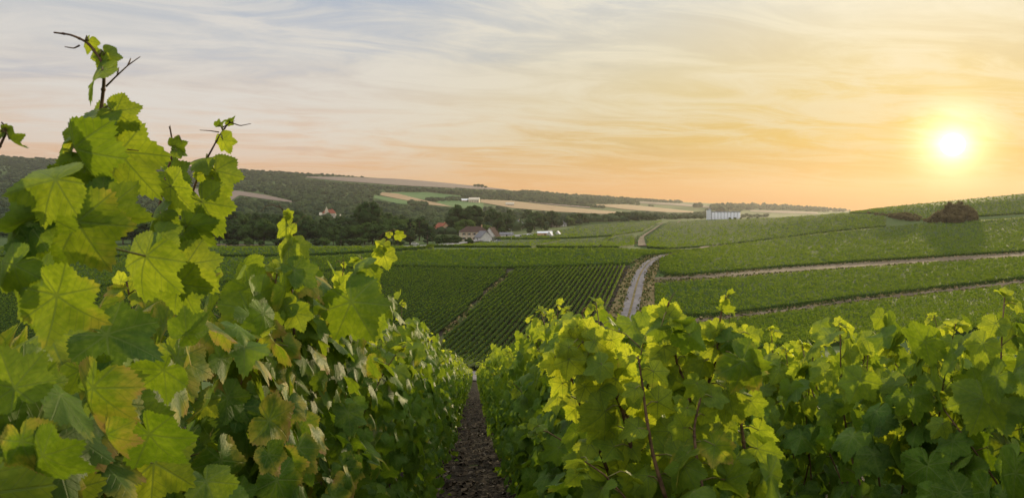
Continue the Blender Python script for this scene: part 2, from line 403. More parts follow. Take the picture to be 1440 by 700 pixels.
def vineyard(name, top, bot, label, hgt=1.1, dens=1.0, group='vineyard plots', mat='vine'):
    """a plot of vines too far to tell rows apart: a lumpy canopy with leaf clumps and upright edges"""
    u0 = max(top[0][0], bot[0][0]); u1 = min(top[-1][0], bot[-1][0])
    nu = max(4, int((u1-u0)/2.5)+1); us = np.linspace(u0, u1, nu)
    Yb = invert(us, curve(bot, us)); Yt = np.maximum(invert(us, curve(top, us), hgt), Yb+1.0)
    nv = max(4, int(np.max(curve(bot, us)-curve(top, us))/1.6)+2)
    f = np.linspace(0, 1, nv)[None]
    LY = np.exp(np.log(Yb)[:, None]*(1-f)+np.log(Yt)[:, None]*f)
    Uu = np.repeat(us[:, None], nv, 1)
    P = W3(Uu, LY); P[..., 2] += hgt*.66+rng.normal(0, .07, P.shape[:2])+.0003*LY
    G = W3(Uu, LY); G[..., 2] -= .3
    i = np.arange(nu-1)[:, None]*nv; j = np.arange(nv-1)[None]
    q = np.stack([i+j, i+nv+j, i+nv+j+1, i+j+1], -1).reshape(-1, 4)
    ring = np.concatenate([np.arange(nu)*nv, (nu-1)*nv+np.arange(1, nv), (np.arange(nu-1)[::-1])*nv+nv-1, np.arange(1, nv-1)[::-1]])
    V0 = P.reshape(-1, 3); nV = len(V0); sk = G.reshape(-1, 3)[ring]
    a = np.arange(len(ring)); b = (a+1) % len(ring)
    qs = np.stack([ring[a], nV+a, nV+b, ring[b]], -1)
    core_col = np.ones((nV+len(ring), 4))*.5
    # leaf clumps, as many as can be made out from the path
    area = np.trapz(curve(bot, us)-curve(top, us), us)
    nc = int(area*.30*dens)+60; per = 5; n = nc*per
    uu = np.clip(np.repeat(rng.uniform(u0, u1, nc), per)+rng.normal(0, 1.1, n), u0, u1)
    ff = np.clip(np.repeat(rng.uniform(0, 1, nc), per)+rng.normal(0, .9, n)/max(8., area/(u1-u0)), 0, 1)
    yb = np.interp(uu, us, Yb); yt = np.interp(uu, us, Yt)
    yy = 1/((1-ff)/yb+ff/yt)
    Q = W3(uu, yy); sz = np.clip(2.1*yy/F, .2, 1.2)
    Q[:, 2] += hgt*.84+np.repeat(rng.normal(0, .17, nc), per)+rng.normal(0, .06, n)
    # clumps on the near edge
    ne = int((u1-u0)*.9*dens); ue = rng.uniform(u0, u1, ne); ye = np.interp(ue, us, Yb)
    E = W3(ue, ye-rng.uniform(0, .25, ne)); E[:, 2] += rng.uniform(.55, hgt, ne)
    Q = np.vstack([Q, E]); sz = np.concatenate([sz, np.clip(1.8*ye/F, .2, 1.)])
    Nn = np.zeros_like(Q); Nn[:, 2] = .75; Nn[n:, 2] = .2; Nn[n:, 1] = -.6
    V1, q1, c1 = quads(Q, sz, Nn, .8)
    c1[:4*n, 0] = np.clip(np.repeat(rng.uniform(0, 1, nc), per*4)*.7+c1[:4*n, 0]*.3, 0, 1)
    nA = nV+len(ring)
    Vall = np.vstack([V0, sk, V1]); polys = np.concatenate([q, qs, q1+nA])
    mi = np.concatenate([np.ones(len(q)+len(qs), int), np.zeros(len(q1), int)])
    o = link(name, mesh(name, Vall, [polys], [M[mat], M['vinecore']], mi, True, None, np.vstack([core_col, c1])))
    return tag(o, label, 'vineyard', group, 'stuff')

# ------------------------------------------------------------------ fields, roads and tracks
patch('wheat_field', [(228,264),(290,266.5),(335,269),(375,275),(414,284)], [(228,277),(290,283),(322,285),(336,275),(380,281.5),(414,285.5)], 'stubble', 'pale mown field high on the wooded hillside')
patch('wheat_field', [(430,249),(480,249.5),(560,252),(640,259)], [(430,250),(480,255),(560,261),(640,265)], 'stubble', 'tan field strip below the wooded skyline')
patch('wheat_field', [(585,250),(612,251.5),(660,257),(730,266)], [(585,258),(612,261),(660,266),(730,268)], 'stubble', 'mauve brown field reaching the skyline beside the wood')
patch('wheat_field', [(535,271),(560,273),(600,283),(640,291)], [(535,275),(560,280),(600,288),(640,292)], 'wheat', 'narrow wheat strip between two green meadows')
patch('meadow', [(550,271),(600,271),(650,276)], [(550,273),(600,282),(650,289)], 'meadow', 'green meadow above the wheat strip')
patch('meadow', [(525,275),(560,280.5),(600,288.5)], [(525,279),(560,287),(600,290)], 'meadow', 'small green meadow below the wheat strip')
patch('meadow', [(615,284),(640,282),(680,286)], [(615,286),(640,293),(680,294)], 'meadow', 'green meadow above the twin poplars')
patch('wheat_field', [(676,281),(720,283),(780,290),(840,296),(876,299)], [(676,285),(720,293),(780,298),(840,301),(876,302)], 'wheat', 'long golden wheat field behind the village')
patch('wheat_field', [(835,288),(880,288),(940,294),(975,298)], [(835,289),(880,295),(940,299),(975,299.5)], 'wheat', 'golden wheat field left of the silo')
patch('wheat_field', [(740,283),(780,286),(830,291)], [(740,284),(780,289),(830,293)], 'stubble', 'faded strip of field below the far wood')
patch('wheat_field', [(900,284),(960,287),(1000,291)], [(900,286),(960,290),(1000,293)], 'stubble', 'pale far field under the blue ridge')
patch('wheat_field', [(1055,296),(1100,297),(1150,299)], [(1055,298),(1100,300),(1150,301)], 'stubble', 'far pale fields on the last ridge')
patch('track', [(300,343.5),(340,343.5),(372,345)], [(300,346),(340,346),(372,346)], 'track', 'short pale track below the dark tree belt')
# gravel road with its verges, mapped from its two edges
def ribbon(name, left, right, mat, label, lift=.05, n=70, m=6):
    L = np.array([W3(np.array([u]), invert([u], v))[0] for u, v in left]); Rr = np.array([W3(np.array([u]), invert([u], v))[0] for u, v in right])
    t = np.linspace(0, 1, n)
    def res(P):
        s_ = np.concatenate([[0], np.cumsum(np.linalg.norm(np.diff(P[:, :2], axis=0), axis=1))]); s_ /= s_[-1]
        tt = np.linspace(0, 1, len(P)); g = np.interp(t, tt, s_)
        return np.stack([np.interp(g, s_, P[:, c]) for c in range(2)], -1)
    A, B = res(L), res(Rr); f = np.linspace(0, 1, m)[None, :, None]
    P = A[:, None]*(1-f)+B[:, None]*f
    kk_ = np.exp(-.5*(np.arange(-4, 5)/2.)**2); kk_ /= kk_.sum()
    P = np.apply_along_axis(lambda c: np.convolve(np.pad(c, 4, 'reflect', reflect_type='odd'), kk_, 'valid'), 0, P)
    Z = ground(P[..., 0], P[..., 1])+lift+.0009*P[..., 1]
    V = np.concatenate([P, Z[..., None]], -1).reshape(-1, 3)
    i = np.arange(n-1)[:, None]*m; j = np.arange(m-1)[None]
    q = np.stack([i+j, i+j+1, i+m+j+1, i+m+j], -1).reshape(-1, 4)
    return tag(link(name, mesh(name, V, [q], [M[mat]])), label, kind='structure')
rl = [(845,520),(862,474),(874,440),(884,405),(893,385),(905,370),(922,362),(940,357),(975,353)]
rr = [(890,520),(889,474),(898,440),(904,405),(909,385),(919,370),(932,363),(946,358.5),(976,354)]
ribbon('gravel_road', rl, rr, 'gravel', 'pale gravel farm road curving up between the vineyards', .12)
ribbon('road_verge', [(800,540),(838,478),(857,440),(871,405),(882,384),(894,371),(915,361),(938,355),(975,352)], [(930,520),(918,474),(921,440),(920,405),(921,388),(928,372),(938,364.5),(949,359.5),(977,354.5)], 'verge', 'dry grassy verges beside the gravel road', .05)
mid_ = lambda a, b, f: [(l[0]*(1-f)+r_[0]*f, l[1]*(1-f)+r_[1]*f) for l, r_ in zip(a, b)]
ribbon('track_crown', mid_(rl, rr, .43), mid_(rl, rr, .57), 'verge', 'thin dry grass between the wheel ruts of the farm road', .17)
ribbon('dirt_track', [(897,347),(897,340),(901,333.5),(911,327.4),(921.7,321.2),(931.8,314.2)], [(910,347),(907,341),(905,334),(913.5,328.3),(923.6,321.8),(934,313.6)], 'track', 'pale dirt track climbing towards the silo', .2)
ribbon('dirt_track', [(980,351),(1002,339),(1010,332.5)], [(994,350),(1014,338),(1026,331)], 'track', 'worn dirt patch between green plots on the slope', .2)
ribbon('dirt_track', [(945,320),(951,314.5),(955,311.5)], [(949,320),(955,314.5),(958,311.5)], 'track', 'short bright track left of the silo', .2)
patch('dirt_track', [(921,391),(1000,386),(1100,377),(1200,370),(1300,364),(1440,355),(1800,330)], [(921,398),(1000,394),(1100,386),(1200,379),(1300,372),(1440,363),(1800,338)], 'track', 'brown dirt track below the bright upper plot', .08)
patch('dirt_track', [(916,455),(985,448),(1100,435),(1200,421),(1300,410),(1440,394),(1800,360)], [(916,464),(985,457),(1100,443),(1200,429),(1300,418),(1440,402),(1800,368)], 'track', 'tan dirt track between the two lower right plots', .08)
patch('cross_track', [(-150,522),(500,522),(640,522),(690,524),(760,515),(870,478)], [(-150,536),(500,536),(640,536),(690,536),(760,530),(890,500)], 'gravel', 'pale stony cross track at the foot of the rows', .08)
ribbon('village_road', [(560,348),(615,345),(650,341.5),(680,337),(720,332.2),(750,329),(775,325)], [(560,351),(615,347),(652,343.5),(690,337.7),(722,333.7),(753,330),(780,326)], 'asphalt', 'grey village road along the vineyard edge', .3)

# rough grass along the edges of the road and the tracks
def tufts():
    P = []
    def edge(pts, n, w, jit):
        pts = np.array(pts, float); t = rng.uniform(0, len(pts)-1, n); i = t.astype(int); f = t-i
        u = pts[i, 0]*(1-f)+pts[np.minimum(i+1, len(pts)-1), 0]*f; v = pts[i, 1]*(1-f)+pts[np.minimum(i+1, len(pts)-1), 1]*f
        Y = Yinv(u, np.clip(v, 300, 540)); p = W3(u, Y); p[:, 0] += rng.normal(w, jit, n); p[:, 1] += rng.normal(0, .8, n); p[:, 2] = ground(p[:, 0], p[:, 1])+.2+.0009*p[:, 1]; P.append(p)
    edge(rl, 700, -.5, .45); edge(rl, 500, -2., .7); edge(rr, 700, .6, .5); edge(rr, 350, 1.8, .5)
    edge([(930,391),(1000,386.5),(1100,378),(1200,371),(1300,365),(1440,356)], 700, 0, 1.); edge([(921,397),(1000,393),(1100,385),(1200,378),(1300,371),(1440,362)], 900, 0, 1.)
    edge([(985,449),(1100,436),(1200,422),(1300,411),(1440,395)], 700, 0, .8); edge([(985,456),(1100,442),(1200,428),(1300,417),(1440,401)], 900, 0, .8)
    edge([(626,474),(640,456),(690,409),(716,383)], 420, 0, .7); edge([(893,345),(893,340),(899,333),(910,327),(921,321)], 150, 0, .8)
    P = np.vstack(P); n = len(P); N = np.zeros((n, 3)); N[:, 2] = .5; N[:, 1] = -.5
    V, q, c = quads(P, rng.uniform(.25, .75, n), N, .6, 1.3)
    m_, kk = newmat('dry_grass'); a = kk.node('ShaderNodeAttribute', attribute_name='tint'); r, g_, b = kk.xyz(a.outputs['Color'])
    out(kk, principled(kk, kk.ramp(r, [(0, (.03, .055, .012)), (.5, (.07, .085, .022)), (.8, (.16, .125, .05)), (1, (.24, .18, .09))]), .95, .03))
    tag(link('verge_grass', mesh('verge_grass', V, [q], [m_], None, True, None, c)), 'rough dry grass tufts along the edges of the road and tracks', kind='stuff')
tufts()

# ------------------------------------------------------------------ vineyard plots seen across the valley
VY = vineyard
VY('vineyard', [(-150,346.5),(420,346),(560,346),(610,346.5)], [(-150,363),(420,361),(490,357.5),(560,353),(610,350)], 'flat dark green vineyard plot below the tree belt')
VY('vineyard', [(-150,362),(420,360.5),(500,357),(600,350),(700,348.5),(860,348),(925,351),(985,352)], [(-150,412),(300,401),(400,393),(480,380),(560,376.5),(700,379),(800,376.5),(884,373),(905,362),(985,354)], 'wide sunlit vineyard plot above the two row plots', dens=1.3)
VY('vineyard', [(600,346),(650,343.5),(700,337),(788,336.5)], [(600,348),(650,348.2),(747,348.5),(788,338.5)], 'green plot beside the village road')
VY('vineyard', [(690,335.5),(740,329.5),(800,321.5),(838,312.5),(900,310.5),(930,310)], [(690,336.5),(740,336.5),(806,335.5),(860,332.5),(905,325.5),(930,312)], 'green plot rising behind the village houses')
VY('vineyard', [(754,347),(795,337),(820,335),(862,333)], [(754,349),(795,349),(840,349),(862,334)], 'green plot in the middle of the far slope')
VY('vineyard', [(846,342),(870,331.5),(905,327)], [(846,349),(870,349),(892,346)], 'small dark plot left of the pale dirt track')
VY('vineyard', [(910,334),(922,324),(940,312),(1000,309.5),(1100,305.5),(1180,299.5),(1245,303)], [(910,349),(940,351),(1000,347),(1050,341),(1100,335),(1180,325),(1245,319)], 'broad green slope of vines below the silo', dens=1.2)
VY('vineyard', [(928,362),(942,357),(960,352.5),(1010,345),(1100,334),(1200,322.5),(1300,314),(1440,305),(1800,280)], [(928,384),(942,389),(960,388.5),(1010,384.5),(1100,376.5),(1200,369.5),(1300,363.5),(1440,354.5),(1800,329)], 'bright sunlit upper right vineyard plot beside the gravel road', dens=1.5)
VY('vineyard', [(921,397),(1000,391),(1100,383),(1200,376),(1300,369),(1440,360),(1800,335)], [(921,448),(1000,446.5),(1100,434),(1200,420.5),(1300,409.5),(1440,393.5),(1800,359)], 'middle right vineyard plot between two dirt tracks', dens=1.5)
VY('vineyard', [(930,460),(985,452),(1100,438),(1200,424),(1300,413),(1440,397),(1800,362)], [(930,500),(1060,495),(1150,488),(1250,481),(1330,474),(1440,464),(1800,430)], 'lowest right vineyard plot behind the near vines', dens=1.6)
VY('vineyard', [(1195,298),(1240,291.5),(1300,285.5),(1440,272),(1800,245)], [(1195,300),(1240,301),(1300,310),(1440,301),(1800,276)], 'hazy vineyard plot on the right hilltop under the sun')

# two plots whose rows can be told apart: each row a thing of its own
def inside(px_, py_, poly):
    poly = np.asarray(poly, float); r = np.zeros(len(px_), bool); x1, y1 = poly[-1]
    for x2, y2 in poly:
        c = ((y2 > py_) != (y1 > py_)); xi = (x1-x2)*(py_-y2)/((y1-y2) if y1 != y2 else 1e-9)+x2
        r ^= c & (px_ < xi); x1, y1 = x2, y2
    return r
ra = math.atan2(228, F); rd = np.array([math.sin(ra), math.cos(ra)]); rn = np.array([math.cos(ra), -math.sin(ra)])
def row_plot(poly, label, group):
    poly = np.asarray(poly, float)
    cs = np.array([W3(np.array([u]), invert([u], v))[0][:2] for u, v in poly])
    a0, a1 = (cs@rn).min(), (cs@rn).max(); b0, b1 = (cs@rd).min(), (cs@rd).max()
    off = np.arange(a0+.4, a1, 1.12)
    for o_ in off:
        b = np.arange(b0, b1, .5); xy = o_*rn[None]+b[:, None]*rd[None]
        g = ground(xy[:, 0], xy[:, 1]); u = U0+F*xy[:, 0]/xy[:, 1]; v = VH+F*(HC-g)/xy[:, 1]
        ok = inside(u, v, poly)
        if ok.sum() < 6: continue
        i0, i1 = np.where(ok)[0][[0, -1]]
        b = np.arange(b[i0], b[i1]+.01, .7)+rng.uniform(-.4, .4)
        xy = o_*rn[None]+b[:, None]*rd[None]+rng.normal(0, .03, (len(b), 2)); g = ground(xy[:, 0], xy[:, 1])
        h = 1.0+rng.normal(0, .08, len(b))
        prof = np.array([(-.12, .25), (-.15, .7), (-.06, .95), (.06, .95), (.15, .7), (.12, .25)])
        V = np.empty((len(b), 6, 3))
        for c_, (w_, z_) in enumerate(prof):
            ww = w_*rng.uniform(.8, 1.2, len(b))
            V[:, c_, 0] = xy[:, 0]+rn[0]*ww; V[:, c_, 1] = xy[:, 1]+rn[1]*ww; V[:, c_, 2] = g+z_*h*.9
        i = np.arange(len(b)-1)[:, None]*6; j = np.arange(6)[None]; j2 = (j+1) % 6
        q = np.stack([i+j, i+6+j, i+6+j2, i+j2], -1).reshape(-1, 4)
        Lm = b[-1]-b[0]; ym = xy[:, 1].mean(); n = int(Lm*13)
        bb = rng.uniform(b[0], b[-1], n); lat = rng.choice([-1, 1], n)*rng.uniform(.0, .2, n)
        p2 = o_*rn[None]+bb[:, None]*rd[None]+lat[:, None]*rn[None]
        hz = rng.uniform(.2, 1.0, n)**.7*1.18; hz = np.where(rng.uniform(size=n) < .05, hz+.2, hz)
        Q = np.stack([p2[:, 0], p2[:, 1], ground(p2[:, 0], p2[:, 1])+hz], -1)
        Nn = np.stack([np.sign(lat)*rn[0]*.5, np.sign(lat)*rn[1]*.5, np.full(n, .5)], -1)
        sz = np.clip(1.7*p2[:, 1]/F, .18, .34)
        V1, q1, c1 = quads(Q, sz, Nn, .5)
        nv = len(b)*6
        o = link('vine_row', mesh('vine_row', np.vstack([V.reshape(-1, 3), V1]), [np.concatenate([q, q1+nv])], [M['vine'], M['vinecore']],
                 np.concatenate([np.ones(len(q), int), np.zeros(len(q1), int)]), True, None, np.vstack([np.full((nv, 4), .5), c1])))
        tag(o, label, 'vine row', group)
patch('soil', [(-150,400),(200,388),(300,380),(700,376),(886,374)], [(-150,535),(300,530),(640,530),(700,530),(886,480)], 'soil', 'dark soil under the two row plots', .02, 8, 6)
patch('grass_strip', [(585,508),(622,472),(640,453),(690,406),(716,381),(724,379.5)], [(585,522),(622,482),(640,461),(690,412),(716,385),(724,381)], 'worn_grass', 'worn grass strip between the two row plots', .07, 1.5, 2)
row_plot([(727,380.5),(880,376),(866,418),(846,466),(800,520),(690,524),(655,522),(608,502),(628,476),(690,412)], 'green vine row running diagonally uphill in the plot left of the gravel road', 'vine rows of the plot beside the gravel road')
row_plot([(-60,412),(250,405),(400,396),(480,382),(560,379),(640,380.5),(717,382),(686,409),(628,466),(572,512),(-60,512)], 'green vine row running diagonally in the plot left of the worn grass strip', 'vine rows of the plot left of the grass strip')

# ------------------------------------------------------------------ woods on the far hillsides
def crowns(P, rad, hgt, quads_each=14):
    """many small tree crowns: lumpy bodies with leaf clumps on them"""
    n = len(P); nu, nv = 7, 4
    th = np.arange(nu)/nu*2*math.pi; ph = np.array([-.5, .05, .55, 1.1])
    B = np.array([[(math.cos(p)*math.cos(t), math.cos(p)*math.sin(t), math.sin(p)) for t in th] for p in ph]).reshape(-1, 3)
    B = np.vstack([B, [[0, 0, 1.02]]]); m_ = len(B)
    s_ = rng.uniform(.75, 1.2, (n, m_, 1))
    sc = np.stack([rad, rad, hgt*.5], -1)[:, None]
    a = rng.uniform(0, 6.28, n); ca, sa = np.cos(a)[:, None], np.sin(a)[:, None]
    Bx = B[None, :, 0]*ca-B[None, :, 1]*sa; By = B[None, :, 0]*sa+B[None, :, 1]*ca
    V = np.stack([Bx, By, np.broadcast_to(B[None, :, 2], Bx.shape)], -1)*s_*sc
    V += P[:, None]+np.stack([np.zeros(n), np.zeros(n), hgt*.5], -1)[:, None]
    i = np.arange(nv-1)[:, None]*nu; j = np.arange(nu)[None]; j2 = (j+1) % nu
    q = np.stack([i+j, i+j2, i+nu+j2, i+nu+j], -1).reshape(-1, 4)
    t = np.stack([(nv-1)*nu+np.arange(nu), (nv-1)*nu+(np.arange(nu)+1) % nu, np.full(nu, m_-1)], -1)
    o = np.arange(n)[:, None, None]*m_
    Q = (q[None]+o).reshape(-1, 4); T = (t[None]+o).reshape(-1, 3)
    rr = rng.uniform(0, 1, n)
    col = np.repeat(np.stack([rr, rr, rr, np.ones(n)], -1), m_, 0)
    d = rng.normal(size=(n, quads_each, 3)); d[..., 2] = np.abs(d[..., 2])*.9-.15; d /= np.linalg.norm(d, axis=2)[..., None]
    Pq = P[:, None]+d*sc*rng.uniform(.85, 1.15, (n, quads_each, 1)); Pq[..., 2] += (hgt*.5)[:, None]
    V1, q1, c1 = quads(Pq.reshape(-1, 3), np.repeat(rad*.55, quads_each), d.reshape(-1, 3), .5)
    c1[:, 0] = np.clip(np.repeat(rr, 4*quads_each)*.6+c1[:, 0]*.4, 0, 1)
    return np.vstack([V.reshape(-1, 3), V1]), [T, np.concatenate([Q, q1+n*m_])], np.vstack([col, c1])
def in_fields(u, v):
    r = np.zeros(len(u), bool)
    for top, bot in FIELDS:
        r |= (u > max(top[0][0], bot[0][0])-1) & (u < min(top[-1][0], bot[-1][0])+1) & (v > curve(top, u)-.6) & (v < curve(bot, u)+1.2)
    return r
def wood(name, top, bot, label, dens=.12, r=(3.5, 6.), mat='wood', clip=True, hr=(1.3, 1.9), ymin=420):
    u0 = max(top[0][0], bot[0][0]); u1 = min(top[-1][0], bot[-1][0])
    us = np.linspace(u0, u1, 200); n = int(np.trapz(curve(bot, us)-curve(top, us), us)*dens)+20
    u = rng.uniform(u0, u1, n); v = curve(top, u)+rng.uniform(0, 1, n)*(curve(bot, u)-curve(top, u))
    ok = ~in_fields(u, v) if clip else np.ones(n, bool)
    u, v = u[ok], v[ok]; Y = Yinv(u, v)
    ok = (np.abs(Vof(u, Y)-v) < 1.) & (Y > ymin); u, v, Y = u[ok], v[ok], Y[ok]
    keep = rng.uniform(size=len(u)) < np.clip((Y/1500.)**1.3, .12, 1); u, v, Y = u[keep], v[keep], Y[keep]
    P = W3(u, Y); rad = rng.uniform(*r, len(u)); h = rad*rng.uniform(*hr, len(u)); P[:, 2] -= .8
    if clip:   # no crown may stand in front of a field below the wood
        ok = ~(in_fields(u, v-h*.7*F/Y)); P, rad, h = P[ok], rad[ok], h[ok]
    V, pol, col = crowns(P, rad, h)
    return tag(link(name, mesh(name, V, pol, [M[mat]], None, True, None, col)), label, 'woodland', None, 'stuff')
sk = lambda us, d=0: [(u_, float(skyline([u_])[0])+d) for u_ in us]
wood('woodland', sk([-150, 0, 150, 300, 450, 612], .3), sk([-150, 0, 150, 300, 450, 612], 14), 'dark wood along the far left skyline', .5, (3, 6), hr=(.8, 1.3))
wood('woodland', [(-150,232),(150,240),(240,243),(330,249),(420,255),(520,262),(600,272),(650,280)], [(-150,334),(150,336),(300,338),(420,336),(560,334),(650,326)], 'dense wood covering the left hillside', .16)
wood('woodland', [(560,262),(640,266.5),(720,269),(800,275.5),(900,282),(960,284.5)], [(560,268),(640,279),(720,281),(800,287),(900,291),(960,291)], 'blue grey wood on the far ridge above the wheat', .5, (4, 8))
wood('woodland', sk([735, 800, 860, 960], .3), sk([735, 800, 860, 960], 3), 'thin line of trees on the middle skyline', .6, (4, 7))
wood('woodland', [(600,290),(650,294),(720,296),(800,300),(876,303),(960,300.5),(1000,301)], [(600,334),(650,331),(720,328),(800,318),(840,314),(960,308.5),(1000,307)], 'valley wood between the wheat field and the village', .2)
wood('woodland', [(975,289),(1000,291),(1060,290),(1120,293),(1200,297)], [(975,296),(1000,300),(1060,296),(1120,298),(1200,299)], 'patchy far woods on the last blue ridge', .35, (7, 14), ymin=1500)
wood('woodland', [(960,303),(1040,304),(1080,304)], [(960,308),(1040,307.5),(1080,306)], 'low dark copse behind the silo', .25)
wood('hedgerow', [(676,279.5),(720,281),(800,288),(850,292)], [(676,281),(720,282.5),(800,289.5),(850,293.5)], 'dark hedgerow above the long wheat field', .8, (3, 5), clip=False)
wood('hedgerow', [(600,281.5),(640,279.5),(670,283.5)], [(600,284),(640,283),(670,285.5)], 'dark hedgerow on the green meadow', .8, (3, 5), clip=False)
wood('hedgerow', [(575,285.5),(600,288)], [(575,289),(606,291.5)], 'small copse at the foot of the narrow wheat strip', .9, (3, 5), clip=False)

# ------------------------------------------------------------------ trees one can tell apart
def tree_parts(kind, seed):
    r_ = np.random.default_rng(seed); H = {'round': 12., 'tall': 16., 'poplar': 18., 'spire': 15., 'bush': 4.5}[kind]
    W_ = {'round': .42, 'tall': .34, 'poplar': .26, 'spire': .24, 'bush': .62}[kind]*H
    z0 = {'round': .2, 'tall': .16, 'poplar': .1, 'spire': .05, 'bush': .02}[kind]*H
    L = []
    nl = {'round': 26, 'tall': 30, 'poplar': 30, 'spire': 26, 'bush': 14}[kind]
    for i in range(nl):
        f = (i+.5)/nl; z = z0+(H-z0)*(.08+.86*f)
        if kind == 'spire': wr = (1-f)**.8*W_*.75+.2
        else: wr = W_*math.sin(math.pi*min(1, .16+.78*f))**.7
        a = r_.uniform(0, 6.28); d = wr*r_.uniform(.35, .8)
        L.append((d*math.cos(a), d*math.sin(a), z, max(.35, wr*r_.uniform(.38, .58))))
    P, N, S = [], [], []
    for x, y, z, rr in L:
        n = int(10+14*rr*rr); n = min(n, 70)
        d = r_.normal(size=(n, 3)); d /= np.linalg.norm(d, axis=1)[:, None]
        P.append(np.array([x, y, z])+d*rr*r_.uniform(.75, 1.12, (n, 1))*np.array([1, 1, .8])); N.append(d); S.append(np.full(n, .62 if kind != 'bush' else .35))
    V, q, c = quads(np.vstack(P), np.concatenate(S), np.vstack(N), .45)
    core, cf = [], []; base_ = len(V)
    th = np.arange(8)/8*6.283
    for x, y, z, rr in L:
        b = base_+sum(len(k_) for k_ in core)
        rows_ = [np.stack([x+rr*.78*math.cos(p)*np.cos(th), y+rr*.78*math.cos(p)*np.sin(th), np.full(8, z+rr*.62*math.sin(p))], -1) for p in (-1.2, -.4, .4, 1.2)]
        core.append(np.vstack(rows_)*1.0)
        for i in range(3):
            for j in range(8): cf.append((b+i*8+j, b+i*8+(j+1) % 8, b+i*8+8+(j+1) % 8, b+i*8+8+j))
    Vc = np.vstack(core); Vc += r_.normal(0, .12, Vc.shape)
    mat = {'spire': 'conifer', 'bush': 'tree_light'}.get(kind, 'tree')
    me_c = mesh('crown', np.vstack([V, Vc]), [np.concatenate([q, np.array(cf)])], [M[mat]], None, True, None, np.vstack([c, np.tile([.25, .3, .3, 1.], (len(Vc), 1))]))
    mb = MB(); mb.tube([(0, 0, -.4), (.05, 0, H*.2), (-.04, .06, H*.5), (0, 0, H*.8)], [H*.028, H*.02, H*.012, H*.004], 8)
    for i in range(6):
        x, y, z, rr = L[int((i+.5)/6*nl)]
        zb = min(max(z-H*.18, H*.1), H*.7)
        mb.tube([(0, 0, zb), (x*.5, y*.5, zb+(z-zb)*.6), (x, y, z)], [H*.011, H*.007, H*.003], 5)
    return me_c, mb.me('trunk', [M['bark']], True), H
TREES = {}
for kd in ('round', 'tall', 'poplar', 'spire', 'bush'):
    TREES[kd] = [tree_parts(kd, 11+7*i+len(kd)) for i in range(3)]
def tree(kind, u, vbase, px_h, label, group=None, mat=None, name=None, wide=1.0, Y=None):
    me_c, me_t, H = random.choice(TREES[kind])
    Yd = Yinv(np.array([u]), np.array([vbase]))[0] if Y is None else Y
    p = W3(np.array([u]), np.array([Yd]))[0]
    o = empty(name or {'spire': 'conifer_tree', 'bush': 'bush', 'poplar': 'poplar_tree'}.get(kind, 'broadleaf_tree'), p, random.uniform(0, 6.28))
    s_ = px_h*Yd/F/H; o.scale = (s_*wide, s_*wide, s_)
    tag(o, label, 'bush' if kind == 'bush' else 'tree', group)
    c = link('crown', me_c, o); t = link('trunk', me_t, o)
    if mat:
        c.material_slots[0].link = 'OBJECT'; c.material_slots[0].material = M[mat]
    return o
g = 'trees of the dark belt behind the flat vineyard'
lab = {'round': 'dark round broadleaf tree in the belt behind the flat vineyard', 'tall': 'tall dark oval tree in the belt behind the flat vineyard'}
for Yd, step, lo, hi, off in ((600, 17, 30, 38, 0), (520, 15, 28, 40, 4), (455, 13, 24, 38, 8)):
    u = 90.+off
    while u < 612:
        if not (455 < Yd < 530 and 500 < u < 540) and not (Yd == 455 and u > 585):
            kd = random.choice(['round', 'round', 'tall']); md = random.random() < .4; fade = (1-.22*max(0, (u-540)/70))*(.8 if 432 < u < 492 else 1)
            tree(kd, u, None, random.uniform(lo, hi)*fade, lab[kd].replace('dark', 'mid green' if md else 'dark'), g+(' (oval)' if kd == 'tall' else '')+(' (mid green)' if md else ''), mat='tree_mid' if md else None, Y=Yd*random.uniform(.97, 1.03), wide=random.uniform(.8, 1.3))
        u += step*random.uniform(.7, 1.3)
for i in range(16):
    tree('bush', 300+i*17.5+random.uniform(-5, 5), 345.6, random.uniform(8, 13), 'low dark green bush along the near edge of the tree belt', 'bushes along the tree belt', mat='tree' if i % 3 else None, wide=1.3)
tree('bush', 456, 345.8, 12, 'pale green bush at the edge of the tree belt below the chateau')
tree('round', 520, 344, 57, 'big dark round tree rising above the belt', wide=.95, Y=500)
tree('bush', 512, 345, 23, 'light green rounded bush in front of the big dark tree', Y=470)
tree('round', 571, 338, 32, 'pale olive rounded tree behind the two dark conifers', mat='tree_light', Y=520)
tree('spire', 577, 345, 38, 'broad dark conifer left of the white gabled house', wide=1.6, Y=455)
tree('spire', 601, 345, 30, 'narrow dark conifer beside the white gabled house', wide=1.3, Y=450)
tree('tall', 645, 330, 44, 'left one of two tall green trees above the cream house', wide=1.25, Y=640)
tree('tall', 666, 330, 43, 'right one of two tall green trees above the cream house', wide=1.15, Y=640)
tree('round', 655, 332, 28, 'olive green round tree right behind the cream house', mat='tree_light', Y=560, wide=1.2)
tree('bush', 682, 330, 20, 'light green bushy tree behind the steep white gable', Y=550)
tree('round', 609, 340, 14, 'small dark tree in front of the orange lit house', Y=470, wide=1.1)
tree('bush', 660, 340, 10, 'round dark bush in front of the cream house', mat='tree', Y=440)
tree('bush', 640, 341, 8, 'low dark bush left of the cream house', mat='tree', Y=450, wide=1.5)
for u, vb, hp in [(616,345,13),(624,344.5,15),(632,344.5,12),(640,343.5,13),(646,342,10)]:
    tree('round', u, vb, hp, 'small dark garden tree left of the cream house', 'garden trees left of the cream house', wide=1.25)
g = 'trees among and behind the village houses'
